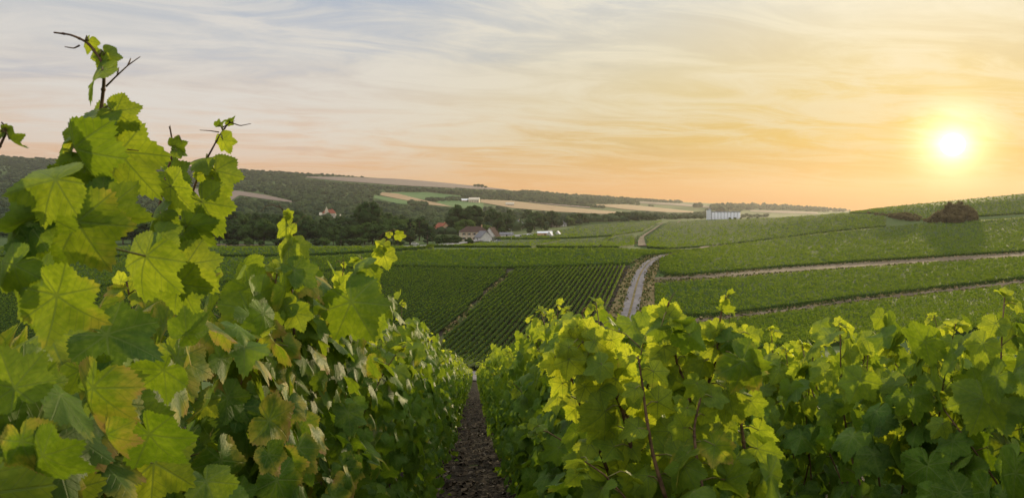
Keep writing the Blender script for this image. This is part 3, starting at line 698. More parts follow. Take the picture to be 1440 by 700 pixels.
for u, vb, hp, kd in [(633,329,20,'round'),(700,331,34,'tall'),(712,330,26,'round'),(690,325,33,'round'),(716,322,28,'tall'),(745,326,20,'round'),(742,316,22,'round'),(752,324,27,'round'),(762,323,24,'tall'),(775,320,24,'round'),(713,324,26,'round'),
                      (782,319,20,'round'),(806,317,16,'round'),(815,316,17,'round'),(706,333,14,'round'),(745,330,12,'round'),(768,326,10,'round'),(823,315,13,'round')]:
    tree(kd, u, vb, hp, ('dark round tree' if kd == 'round' else 'tall dark oval tree')+' among the village houses', g+(' (oval)' if kd == 'tall' else ''))
tree('bush', 800, 318, 15, 'bright olive bush beside the last white house', wide=.9)
tree('round', 836, 313.5, 14, 'lone dark tree right of the village on the field edge', wide=1.1)
for i, (u, hp) in enumerate([(860,12),(868,14),(876,13),(884,12),(893,13),(902,11),(911,9),(918,7)]):
    tree('round', u, 311, hp, 'dark tree in the row on the crest between lone tree and silo', 'row of trees on the crest', wide=1.3)
for i, (u, hp) in enumerate([(946,6),(956,6.5),(967,6),(977,7),(986,6)]):
    tree('round', u, 308.8, hp, 'low dark tree immediately left of the silo', 'low trees left of the silo', wide=1.5)
for u, w_ in [(1006,1.6),(1012,1.5),(1026,1.4),(1033,1.6),(1041,1.4),(1052,1.6),(1066,1.5)]:
    tree('bush', u, 308.3, 2.6, 'tiny dark bush at the foot of the silo wall', 'bushes at the foot of the silo', mat='tree', wide=w_)
g = 'shrubby trees of the copse on the right hill'
for u, vb, hp, kd, w_ in [(1314,314,14,'bush',.8),(1321,314,19,'bush',.6),(1328,314,21,'round',1.0),(1335,314,31,'tall',.8),(1343,313,27,'round',1.1),(1351,313,31,'tall',.95),(1358,312,20,'bush',.6),(1364,311,21,'round',.8),(1370,311,15,'bush',.7),
                          (1331,315,16,'bush',1.),(1347,315,19,'bush',.9),(1360,313,16,'bush',1.),(1310,314,10,'bush',1.2),(1339,315,15,'bush',1.)]:
    tree(kd, u, vb, hp, 'dark shrubby tree of the copse on the right hill under the sun', g, mat='shrub', wide=w_)
g = 'bushes of the overgrown strip on the right hill'
for u, vb, hp in [(1222,301,4),(1232,303,5),(1242,305,6),(1250,306,7),(1258,308,9),(1266,309,11),(1275,310,12),(1284,311,11),(1292,311,8),(1300,312,5)]:
    tree('bush', u, vb, hp, 'brownish bush in the overgrown strip left of the hill copse', g, mat='shrub', wide=1.3)
for u, hp in [(668,4),(673,5),(678,5),(683,3.5)]:
    tree('round', u, None, hp, 'tiny tree standing on the bare skyline ridge', 'trees on the bare skyline ridge', wide=1.6, Y=2780)

# ------------------------------------------------------------------ village, silo, cars
def plain(name, c, rough=.8, spec=.2):
    m_, kk = newmat(name); P = kk.node('ShaderNodeNewGeometry').outputs['Position']
    n = kk.noise(P, .9, 4, .6); c2 = tuple(x*.78 for x in c)
    out(kk, principled(kk, kk.mix(kk.ss(n, .35, .7), c, c2), rough, spec)); return m_
M['plaster'] = plain('cream_plaster', (.52, .44, .33)); M['white'] = plain('white_plaster', (.58, .56, .53)); M['ochre'] = plain('ochre_plaster', (.62, .40, .22))
M['tile_dark'] = plain('dark_roof_tiles', (.075, .05, .042), .95, .02); M['tile_red'] = plain('red_roof_tiles', (.24, .085, .055), .95, .02); M['slate'] = plain('slate_roof', (.16, .16, .175), .9, .05)
M['glass'] = plain('window_glass', (.03, .035, .04), .1, .5); M['frame'] = plain('white_window_frame', (.7, .7, .68)); M['shutter'] = plain('brown_shutter', (.16, .08, .05))
M['metal'] = plain('ribbed_white_metal', (.66, .68, .73), .5, .3); M['metal_grey'] = plain('grey_metal', (.30, .31, .34), .5, .4)
M['stone'] = plain('pale_stone', (.50, .45, .36)); M['rubber'] = plain('tyre_rubber', (.02, .02, .02)); M['pole'] = plain('galvanised_pole', (.4, .4, .4), .5)
def house(u, v, L, Dp, wh, rh, rz, label, wall='white', roof='tile_dark', hip=0., nwin=3, storeys=1, gable_win=True, chim=True, name='house', Y=None):
    Yd = Yinv(np.array([u]), np.array([v]))[0] if Y is None else Y
    p = W3(np.array([u]), np.array([Yd]))[0]
    h = empty(name, p, R(rz)); tag(h, label, 'house')
    y0, y1, x0, x1 = -Dp/2, Dp/2, -L/2, L/2
    mb = MB()
    if hip: mb.box((x0, y0, -1.5), (x1, y1, wh))
    else: mb.prism([(x0, y0, -1.5), (x0, y1, -1.5), (x0, y1, wh), (x0, 0, wh+rh-.12), (x0, y0, wh)], (L, 0, 0))
    mb.build('wall', M[wall], h)
    o_ = .4; e = wh-o_*rh/(Dp/2); rf = MB(); t = .22
    if hip:
        V = [(x0-o_, y0-o_, wh-.1), (x1+o_, y0-o_, wh-.1), (x1+o_, y1+o_, wh-.1), (x0-o_, y1+o_, wh-.1), (x0+hip, 0, wh+rh), (x1-hip, 0, wh+rh)]
        rf.add(V, [[(0, 1, 5, 4), (2, 3, 4, 5), (0, 3, 2, 1)], [(1, 2, 5), (3, 0, 4)]])
    else:
        for sg in (-1, 1):
            pr = [(x0-o_, sg*(Dp/2+o_), e), (x0-o_, 0, wh+rh), (x0-o_, 0, wh+rh+t), (x0-o_, sg*(Dp/2+o_), e+t)]
            rf.prism(pr, (L+2*o_, 0, 0))
    ro = rf.build('roof', M[roof], h)
    if chim:
        c = MB(); c.box((x1*.55, -.2, wh+rh*.5), (x1*.55+.7, .5, wh+rh+.9)); c.box((x1*.55-.08, -.28, wh+rh+.903), (x1*.55+.78, .58, wh+rh+1.05)); c.build('chimney', M['ochre'], ro)
    def window(c, axis, w=.95, hh=1.25):
        f = MB(); g_ = MB(); s_ = MB()
        if axis == 'y':
            f.box((c[0]-w/2-.1, c[1]-.06, c[2]-.1), (c[0]+w/2+.1, c[1]+.02, c[2]+hh+.1)); g_.box((c[0]-w/2, c[1]-.09, c[2]), (c[0]+w/2, c[1]-.055, c[2]+hh))
            s_.box((c[0]-w-.12, c[1]-.1, c[2]), (c[0]-w/2-.11, c[1]-.03, c[2]+hh)); s_.box((c[0]+w/2+.11, c[1]-.1, c[2]), (c[0]+w+.12, c[1]-.03, c[2]+hh))
        else:
            sg = axis
            f.box((c[0]-.06, c[1]-w/2-.1, c[2]-.1), (c[0]+.06, c[1]+w/2+.1, c[2]+hh+.1)); g_.box((c[0]-.09, c[1]-w/2, c[2]), (c[0]+.09, c[1]+w/2, c[2]+hh))
        wo_ = f.build('window', M['frame'], h); g_.build('pane', M['glass'], wo_)
        if axis == 'y' and nwin > 2: s_.build('shutter', M['shutter'], wo_)
    for s_ in range(storeys):
        for i in range(nwin): window((x0+L*(i+.7)/(nwin+.4), y0, .9+s_*2.7), 'y')
    if gable_win:
        for sg, xx in ((-1, x0), (1, x1)): window((xx, -.2 if storeys == 1 else .6, wh-.4), sg)
    d = MB(); dx_ = x0+L*.36 if nwin > 1 else 0
    d.box((dx_-.5, y0-.07, 0), (dx_+.5, y0+.03, 2.1)); do = d.build('door', M['shutter'], h); hd = MB(); hd.box((dx_+.32, y0-.13, 1.0), (dx_+.4, y0-.072, 1.12)); hd.build('handle', M['pole'], do)
    return h
house(622, 329, 12, 9.5, 5.2, 4.0, -52, 'small white gabled house with an orange lit front', wall='ochre', roof='tile_red', nwin=2, storeys=1)  # ochre wall colour holds the warm sunlight on the white house's front
house(666, 338, 18, 11, 5.6, 3.5, 8, 'long cream house with a dark hipped roof and shuttered windows', wall='plaster', hip=4.2, nwin=5, storeys=2, gable_win=True)
house(679.5, 339, 9, 7.5, 2.6, 3.6, -62, 'low white barn with a sloping roof against the cream house', wall='white', roof='slate', nwin=1, chim=False, gable_win=False, name='barn')
house(691.5, 336, 11, 9, 1.8, 6.0, 74, 'steep white A frame house with a dark roof', wall='white', nwin=0, chim=False)
house(729, 321.5, 10, 8, 4.2, 4.2, 66, 'white gabled house half hidden among dark trees', wall='white', roof='slate', nwin=2)
house(712, 327, 9, 6, 2.2, 1.4, 5, 'low pale roofed shed behind the street lamp', wall='white', roof='slate', nwin=1, chim=False, gable_win=False, name='shed', Y=566)
house(790, 318.5, 10, 7.5, 3.2, 3.8, 64, 'white gabled house at the right end of the village', wall='white', roof='slate', nwin=2)
house(781, 319.5, 9, 7, 3.2, 3.6, 40, 'dark roofed house left of the last white gable', wall='stone', roof='tile_dark', nwin=2)
house(766, 325.5, 10, 5, 2.6, .9, 3, 'long low yellowish shed beside the village road', wall='ochre', roof='metal', nwin=0, chim=False, gable_win=False, name='shed', Y=570)
house(773.5, 325.5, 4, 4.5, .6, 3.0, 70, 'small pale pitched hut at the end of the yellowish shed', wall='white', roof='metal', nwin=0, chim=False, gable_win=False, name='hut', Y=562)
house(784.5, 324, 5, 4.5, .4, 2.6, 75, 'tiny white pitched hut standing in the green plot', wall='white', roof='metal', nwin=0, chim=False, gable_win=False, name='hut', Y=590)
house(657, 280.5, 26, 14, 4, 3, 10, 'pale farm building left of another above the wheat field', wall='plaster', roof='metal', nwin=4, chim=False, name='farm_building', Y=1820)
house(667, 280, 24, 16, 7, 5, -6, 'taller pale farm building beside the lower one on the hill', wall='plaster', roof='stone', nwin=4, storeys=2, chim=False, name='farm_building', Y=1800)
house(717, 283.5, 18, 12, 4, 3, 4, 'lone pale barn in the far hedgerow', wall='plaster', roof='stone', nwin=2, chim=False, name='barn', Y=1780)
def chateau():
    Yd = 900.; p = W3(np.array([461.]), np.array([Yd]))[0]; p[2] += 3.5
    h = empty('chateau', p, R(8)); h.scale = (.95, .95, .95); tag(h, 'old cream stone chateau with a pointed gable among trees', 'chateau')
    MB().box((-6, -5, -8), (9, 5, 6)).build('wall', M['stone'], h)
    r_ = MB(); r_.add([(-6.4, -5.4, 6.003), (9.4, -5.4, 6.003), (9.4, 5.4, 6.003), (-6.4, 5.4, 6.003), (-3, 0, 10.5), (6, 0, 10.5)], [[(0, 1, 5, 4), (2, 3, 4, 5), (0, 3, 2, 1)], [(1, 2, 5), (3, 0, 4)]])
    r_.build('roof', M['tile_red'], h)
    t = MB(); t.box((-3.2, -6.6, -8), (1.2, -4.2, 8)); t.add([(-3.2, -6.6, 8.003), (1.2, -6.6, 8.003), (1.2, -4.2, 8.003), (-3.2, -4.2, 8.003), (-1, -5.4, 14)], [[(0, 1, 4), (1, 2, 4), (2, 3, 4), (3, 0, 4)]]); t.build('gable_tower', M['plaster'], h)
    w_ = MB(); w_.box((-9.5, -3, -8), (-6.05, 3, 4)); w_.prism([(-9.8, -3.3, 4.003), (-9.8, 3.3, 4.003), (-9.8, 0, 7)], (3.7, 0, 0)); w_.build('wing', M['stone'], h)
    w2 = MB(); w2.box((9.05, -3, -8), (15, 3, 2.5)); w2.prism([(8.9, -3.3, 2.503), (8.9, 3.3, 2.503), (8.9, 0, 5)], (6.3, 0, 0)); w2.build('wing', M['plaster'], h)
    for x in (-4.6, 3, 6.2):
        f = MB(); f.box((x-.7, -5.08, 1), (x+.7, -4.95, 3.4)); a = f.build('window', M['frame'], h); MB().box((x-.5, -5.14, 1.2), (x+.5, -5.085, 3.2)).build('pane', M['glass'], a)
    c = MB(); c.box((4, -.5, 8.6), (5, .5, 12)); c.build('chimney', M['tile_red'], h)
chateau()
def silo():
    Yd = 985.; pa = W3(np.array([1000.]), np.array([Yd]))[0]; pb = W3(np.array([1041.]), np.array([Yd]))[0]
    L = pb[0]-pa[0]; h = empty('grain_silo', (pa[0], pa[1], min(pa[2], pb[2])-.6), 0)
    tag(h, 'long white grain silo of round bins with a tower at its left end', 'silo')
    n = 9; pit = L/n; r_ = pit*.5
    for i in range(n):
        MB().lathe([(r_*.98, -1), (r_*.98, 8.6), (r_*.5, 9.4), (.01, 9.6)], 16, (r_+i*pit, 0, 0)).build('bin', M['metal'], h, True)
    MB().box((-.2, -1.2, 9.1), (L+.2, 1.2, 10.7)).build('gallery', M['metal_grey'], h)
    t = MB(); t.box((-5.2, -3, -1), (-.9, 3, 12.2)); to = t.build('tower', M['metal'], h)
    MB().box((-.88, -2, -1), (-.03, 2, 11.2)).build('stairwell', M['metal_grey'], h)
    MB().box((-2.6, -1.5, 12.203), (-.9, 1.5, 14.4)).build('headhouse', M['metal_grey'], h)
silo()
def car(u, v, rz, label, paint, van=False, Y=None):
    Yd = Yinv(np.array([u]), np.array([v]))[0] if Y is None else Y
    p = W3(np.array([u]), np.array([Yd]))[0]; p[2] += .35
    h = empty('parked_van' if van else 'parked_car', p, R(rz)); tag(h, label, 'van' if van else 'car')
    b = MB(); w = .86
    prof = [(-2.1, .35), (2.1, .35), (2.15, .75), (1.2, .9), (.7, 1.42), (-1.2, 1.45), (-2.0, .95), (-2.15, .7)] if not van else [(-2.5, .35), (2.5, .35), (2.55, .95), (2.0, 1.1), (1.5, 2.0), (-2.5, 2.05)]
    b.prism([(x, -w, z) for x, z in prof], (0, 2*w, 0)); b.build('body', M[paint], h)
    wn = MB()
    wp = [(1.05, .93), (.64, 1.34), (-1.1, 1.36), (-1.65, .97)] if not van else [(1.9, 1.15), (1.45, 1.85), (.5, 1.86), (.5, 1.15)]
    for sg in (-1, 1): wn.prism([(x, sg*(w+.004), z) for x, z in wp], (0, sg*.012, 0))
    wn.build('side_window', M['glass'], h)
    for x in (-1.35, 1.35):
        for sg in (-1, 1):
            t = MB(); t.tube([(x, sg*(w-.16), .33), (x, sg*(w+.03), .33)], .33, 14); wl = t.build('wheel', M['rubber'], h)
            r_ = MB(); r_.tube([(x, sg*(w+.032), .33), (x, sg*(w+.05), .33)], .19, 12); r_.build('rim', M['pole'], wl)
    for sg in (-1, 1):
        l = MB(); l.box((2.1, sg*.6-.15, .62), (2.18, sg*.6+.15, .78)); l.build('headlight', M['frame'], h)
car(583.5, 347, 5, 'white car parked by the two dark conifers', 'white', Y=432)
car(693, 338, 12, 'white car parked in front of the steep white gable', 'white', Y=462)
car(702, 337.3, 8, 'grey car parked right of the white car', 'metal_grey', Y=470)
car(729.5, 331.5, 10, 'white van parked on the village road right of the lamp', 'white', True, Y=545)
car(745, 327.8, 10, 'small pale car on the village road near the yellowish shed', 'metal', Y=585)
def lamp(u, v, Yd, hgt, label):
    p = W3(np.array([u]), np.array([Yd]))[0]; h = empty('street_lamp', p, 0); tag(h, label, 'street lamp')
    MB().tube([(0, 0, -.3), (0, 0, hgt*.6), (0, 0, hgt)], [.13, .1, .08], 8).build('pole', M['pole'], h, True)
    MB().tube([(0, 0, hgt-.05), (-.5, -.1, hgt+.15), (-1.1, -.2, hgt+.15)], .06, 6).build('arm', M['pole'], h, True)
    MB().box((-1.7, -.4, hgt+.06), (-.9, 0, hgt+.26)).build('lamp_head', M['frame'], h)
lamp(719, 333, 520, 6.6, 'tall pale street lamp beside the village road')
lamp(690.5, 336, 470, 4.2, 'short street lamp in front of the steep white gable')

# ------------------------------------------------------------------ vine leaves
def leaf_template(N, rings):
    """outline of a vine leaf round its stalk end: blunt lobes, toothed edge, open notch at the stalk; tip at (0,1)"""
    ka = np.array([0, 14, 27, 42, 52, 65, 78, 92, 105, 125, 145, 160, 172, 180.])
    kr = np.array([1.06, .87, .71, .80, .92, .77, .63, .70, .75, .65, .60, .52, .35, .10])
    half = N//2; a = np.linspace(0, 180, half+1); r = np.interp(a, ka, kr)
    if N >= 24:
        t = np.zeros(len(a)); t[1::2] = -.042; t[2::2] = .03; t[2::8] = .05; t[-3:] = 0; t[0] = .04; r = r*(1+t)
    ang = np.concatenate([a, -a[1:-1][::-1]]); r = np.concatenate([r, r[1:-1][::-1]])
    x, y = r*np.sin(np.radians(ang)), r*np.cos(np.radians(ang)); n = len(ang)
    V = [(0, 0)]
    for f in rings: V += list(zip(x*f, y*f))
    T = [(0, 1+j, 1+(j+1) % n) for j in range(n)]; Q = []
    for i in range(len(rings)-1):
        for j in range(n): Q.append((1+i*n+j, 1+(i+1)*n+j, 1+(i+1)*n+(j+1) % n, 1+i*n+(j+1) % n))
    return np.array(V), np.array(T)[:, ::-1], np.array(Q).reshape(-1, 4)[:, ::-1]
LT = {'hero': leaf_template(92, (.3, .55, .8, 1.)), 'near': leaf_template(60, (.4, .75, 1.)), 'mid': leaf_template(24, (.6, 1.)), 'low': leaf_template(10, (1.,))}
def leaves(O, T, N, S, lod, young=0., patch_=.3, curl=1.0, r_=rng):
    """leaf blades: O stalk ends, T tip directions, N upper-side normals, S lengths"""
    n = len(O); B, tri, qd = LT[lod]; m_ = len(B)
    T = T/np.linalg.norm(T, axis=1)[:, None]
    N = N-(N*T).sum(1)[:, None]*T; N = N/(np.linalg.norm(N, axis=1)[:, None]+1e-9); X = np.cross(T, N)
    x, y = B[None, :, 0], B[None, :, 1]; rr = np.sqrt(x*x+y*y); th = np.arctan2(x, y)
    u = lambda lo, hi: r_.uniform(lo, hi, (n, 1))
    z = -u(-.30, .62)*curl*np.abs(x)**1.3-u(-.1, .8)*curl*np.maximum(y, 0)**2*.7+u(-.25, .25)*curl*x*y
    z = z+u(.04, .15)*curl*np.sin(th*u(2.5, 4.5)+u(0, 6.28))*rr**2+u(.0, .05)*np.cos(th*7+u(0, 6.28))*rr**2-u(-.1, .22)*curl*np.maximum(-y, 0)
    # slightly quilted blade between the main veins
    loc = np.abs(((th+.4538) % .9076)-.4538); z = z+-.022*np.sin(loc*6.9)*rr*np.where(rr < .95, 1, .4)
    sx = u(.92, 1.12)
    P = O[:, None]+S[:, None, None]*((x*sx)[..., None]*X[:, None]+y[..., None]*T[:, None]+z[..., None]*N[:, None])
    off = (np.arange(n)*m_)[:, None, None]
    tri = (tri[None]+off).reshape(-1, 3); qd = (qd[None]+off).reshape(-1, 4)
    uv = np.tile(B*.4+.5, (n, 1))
    pa = np.clip(r_.uniform(0, 1, n)*np.broadcast_to(patch_, (n,))*2, 0, 1)
    yo = np.clip(np.broadcast_to(young, (n,))+r_.uniform(-.12, .12, n), 0, 1)
    col = np.repeat(np.stack([r_.uniform(0, 1, n), pa, yo, r_.uniform(0, 1, n)], -1), m_, 0)
    return P.reshape(-1, 3), [tri, qd], uv, col
class LB:
    """collects leaf blades and stalks into one foliage mesh"""
    def __init__(s): s.L = []; s.st = MB()
    def add(s, *a, **k_): s.L.append(leaves(*a, **k_)); return s
    def stalk(s, pts, rad, n=4): s.st.tube(pts, rad, n)
    def me(s, name):
        V, T, Q, UV, CO = [], [], [], [], []; n = 0
        for v, (t, q), uv, c in s.L:
            V.append(v); T.append(t+n); Q.append(q+n); UV.append(uv); CO.append(c); n += len(v)
        mt, mq = sum(len(t) for t in T), sum(len(q) for q in Q)
        if s.st.n:
            v = np.vstack(s.st.v); V.append(v); UV.append(np.zeros((len(v), 2))); CO.append(np.full((len(v), 4), .5))
            st, sq = np.concatenate(s.st.f[3])+n, np.concatenate(s.st.f[4])+n
            T.append(st); Q.append(sq)
        T = np.concatenate(T); Q = np.concatenate(Q)
        mi = np.zeros(len(T)+len(Q), int); mi[mt:len(T)] = 1; mi[len(T)+mq:] = 1
        return mesh(name, np.vstack(V), [T, Q], [M['leaf'], M['stalk']], mi, True, np.vstack(UV), np.vstack(CO))

def leaf_material():
    m_, kk = newmat('grape_leaf')
    uv = kk.node('ShaderNodeUVMap', uv_map='UVMap').outputs[0]
    ux, uy, _ = kk.xyz(uv)
    x = kk.m('DIVIDE', kk.m('SUBTRACT', ux, .5), .4); y = kk.m('DIVIDE', kk.m('SUBTRACT', uy, .5), .4)
    r = kk.m('SQRT', kk.m('ADD', kk.m('MULTIPLY', x, x), kk.m('MULTIPLY', y, y)))
    th = kk.m('ARCTAN2', x, y)
    w = .9076
    lo = kk.m('SUBTRACT', kk.m('MODULO', kk.m('ADD', th, w/2+w*4), w), w/2)
    al = kk.m('MULTIPLY', r, kk.m('COSINE', lo)); ac = kk.m('ABSOLUTE', kk.m('MULTIPLY', r, kk.m('SINE', lo)))
    main = kk.ss(kk.m('SUBTRACT', ac, kk.m('MULTIPLY', kk.m('SUBTRACT', 1.15, r), .014)), .012, .0)
    sec = kk.ss(kk.m('SINE', kk.m('MULTIPLY', kk.m('SUBTRACT', al, kk.m('MULTIPLY', ac, .85)), 46.)), .90, 1.0)
    vein = kk.m('MAXIMUM', main, kk.m('MULTIPLY', sec, .75))
    a = kk.node('ShaderNodeAttribute', attribute_name='tint'); cr, cp, cy = kk.xyz(a.outputs['Color']); ca = a.outputs['Alpha']
    P = kk.comb(x, y, kk.m('MULTIPLY', ca, 37.))
    n1 = kk.noise(P, 1.7, 4, .6); n2 = kk.noise(P, 9., 4, .6); n3 = kk.noise(P, 30., 2, .5)
    f = kk.m('ADD', kk.m('MULTIPLY', cr, .6), kk.m('MULTIPLY', n1, .5))
    g_ = kk.mix(kk.ss(f, .2, .9), (.028, .075, .010), (.075, .150, .014))
    g_ = kk.mix(cy, g_, (.19, .26, .03))
    g_ = kk.mix(kk.m('MULTIPLY', kk.ss(n2, .45, .7), .5), g_, (.10, .15, .025))
    g_ = kk.mix(kk.m('MULTIPLY', vein, .5), g_, (.17, .23, .06))
    # yellow, then tan and brown, spreading in from the edge of some leaves
    e = kk.m('ADD', kk.m('ADD', kk.m('MULTIPLY', r, .42), kk.m('MULTIPLY', n1, .75)), kk.m('SUBTRACT', kk.m('MULTIPLY', cp, .50), kk.m('ADD', 1.04, kk.m('MULTIPLY', vein, .05))))
    yel = kk.ss(e, -.10, .10); tan = kk.ss(kk.m('ADD', e, kk.m('MULTIPLY', kk.m('SUBTRACT', n2, .5), .3)), .06, .26)
    g_ = kk.mix(kk.m('MULTIPLY', yel, .85), g_, (.30, .27, .035))
    g_ = kk.mix(kk.m('MULTIPLY', tan, .9), g_, kk.mix(n2, (.40, .24, .10), (.30, .17, .07)))
    spots = kk.m('MULTIPLY', kk.ss(n3, .70, .78), kk.ss(cp, .2, .8)); g_ = kk.mix(kk.m('MULTIPLY', spots, .6), g_, (.12, .08, .03))
    geo = kk.node('ShaderNodeNewGeometry')
    g_ = kk.mix(1., g_, kk.mix(kk.ss(n1, .3, .75), (.68, .74, .70), (1.15, 1.1, 1.)), 'MULTIPLY')
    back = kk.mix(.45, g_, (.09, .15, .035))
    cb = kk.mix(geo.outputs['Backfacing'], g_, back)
    h = kk.m('SUBTRACT', kk.m('MULTIPLY', n2, .35), kk.m('MULTIPLY', vein, .6))
    p = kk.node('ShaderNodeBsdfPrincipled'); kk.put(p.inputs['Base Color'], cb)
    kk.put(p.inputs['Roughness'], kk.m('ADD', .52, kk.m('MULTIPLY', geo.outputs['Backfacing'], .3))); p.inputs['Specular IOR Level'].default_value = .09
    b = kk.node('ShaderNodeBump'); b.inputs['Strength'].default_value = .55; b.inputs['Distance'].default_value = .004; kk.put(b.inputs['Height'], h); kk.l.new(b.outputs[0], p.inputs['Normal'])
    tc = kk.mix(cy, (.23, .35, .014), (.86, .88, .05)); tc = kk.mix(kk.m('MULTIPLY', yel, .7), tc, (.44, .38, .04)); tc = kk.mix(kk.m('MULTIPLY', tan, .8), tc, (.30, .19, .06))
    mot = kk.m('ADD', kk.m('MULTIPLY', kk.ss(n1, .3, .75), .55), kk.m('MULTIPLY', kk.ss(n2, .35, .7), .45))
    tc = kk.mix(1., tc, kk.mix(mot, (.50, .58, .45), (1.12, 1.08, 1.)), 'MULTIPLY')
    tc = kk.mix(kk.m('MULTIPLY', vein, .7), tc, (.11, .16, .02))
    t = kk.node('ShaderNodeBsdfTranslucent'); kk.put(t.inputs[0], tc)
    ms = kk.node('ShaderNodeMixShader'); kk.put(ms.inputs[0], kk.m('ADD', .37, kk.m('MULTIPLY', cy, .18)))
    kk.l.new(p.outputs[0], ms.inputs[1]); kk.l.new(t.outputs[0], ms.inputs[2]); out(kk, ms.outputs[0]); return m_
M['leaf'] = leaf_material()
M['stalk'] = simple('green_shoot', (.13, .10, .03), (.16, .17, .04), 40., .55, 3, .3, .3, .003)
M['cane'] = simple('brown_cane', (.06, .032, .018), (.14, .085, .04), 50., .65, 3, .2, .5, .003)
M['vbark'] = simple('vine_bark', (.035, .025, .02), (.12, .09, .07), 60., .95, 5, .1, 1., .01)

# ------------------------------------------------------------------ the path between the near rows
RA = -52/F                                    # the rows run slightly left of the view axis
def rowx(y, t): return RA*y+t
def strip(name, t0, t1, ya, yb, mat, label, lift, ny=240, nx=9, bump=.0):
    ys = np.concatenate([np.linspace(-6, 8, 90), np.geomspace(8.1, yb, ny)]); ys = ys[ys >= ya]
    ts = np.linspace(t0, t1, nx); X = RA*ys[:, None]+ts[None]; Yy = np.broadcast_to(ys[:, None], X.shape)
    Z = ground(X, Yy)+lift+rng.normal(0, bump, X.shape)
    i = np.arange(len(ys)-1)[:, None]*nx; j = np.arange(nx-1)[None]
    q = np.stack([i+j, i+j+1, i+nx+j+1, i+nx+j], -1).reshape(-1, 4)
    return tag(link(name, mesh(name, np.stack([X, Yy, Z], -1).reshape(-1, 3), [q], [M[mat]])), label, kind='structure')
strip('vineyard_soil', -14, 16, -6, 104, 'soil', 'bare brown soil under and between the near vine rows', .02, 160, 61, .012)
def litter():
    n = 5200; y = np.exp(rng.uniform(math.log(3.5), math.log(45), n)); t = rng.uniform(-.5, .5, n)
    P = np.stack([rowx(y, t), y, ground(rowx(y, t), y)+.04], -1)
    N = np.zeros((n, 3)); N[:, 2] = 1.2
    V, q, c = quads(P, rng.uniform(.02, .065, n), N, .45)
    m_, kk = newmat('fallen_leaf'); a = kk.node('ShaderNodeAttribute', attribute_name='tint'); r, g_, b = kk.xyz(a.outputs['Color'])
    out(kk, principled(kk, kk.ramp(r, [(0, (.025, .02, .013)), (.6, (.06, .045, .03)), (.9, (.10, .075, .05)), (1, (.18, .15, .115))]), .85, .1))
    tag(link('leaf_litter', mesh('leaf_litter', V, [q], [m_], None, True, None, c)), 'dry brown leaf litter and clods on the path between the rows', kind='stuff')
litter()
def weeds():
    n = 900; y = np.exp(rng.uniform(math.log(3.2), math.log(40), n)); t = rng.choice([-1, 1], n)*rng.uniform(.2, .46, n)**1.0; t = np.where(np.sin(y*2.3+t*9)+rng.normal(0, .5, n) > .3, t, np.sign(t)*.44)
    P = np.stack([rowx(y, t), y, ground(rowx(y, t), y)+rng.uniform(.02, .09, n)], -1); N = np.zeros((n, 3)); N[:, 2] = .9
    V, q, c = quads(P, rng.uniform(.03, .08, n), N, .6)
    tag(link('weeds', mesh('weeds', V, [q], [M['vine']], None, True, None, c)), 'small green weeds along the sides of the soil path', kind='stuff')
weeds()

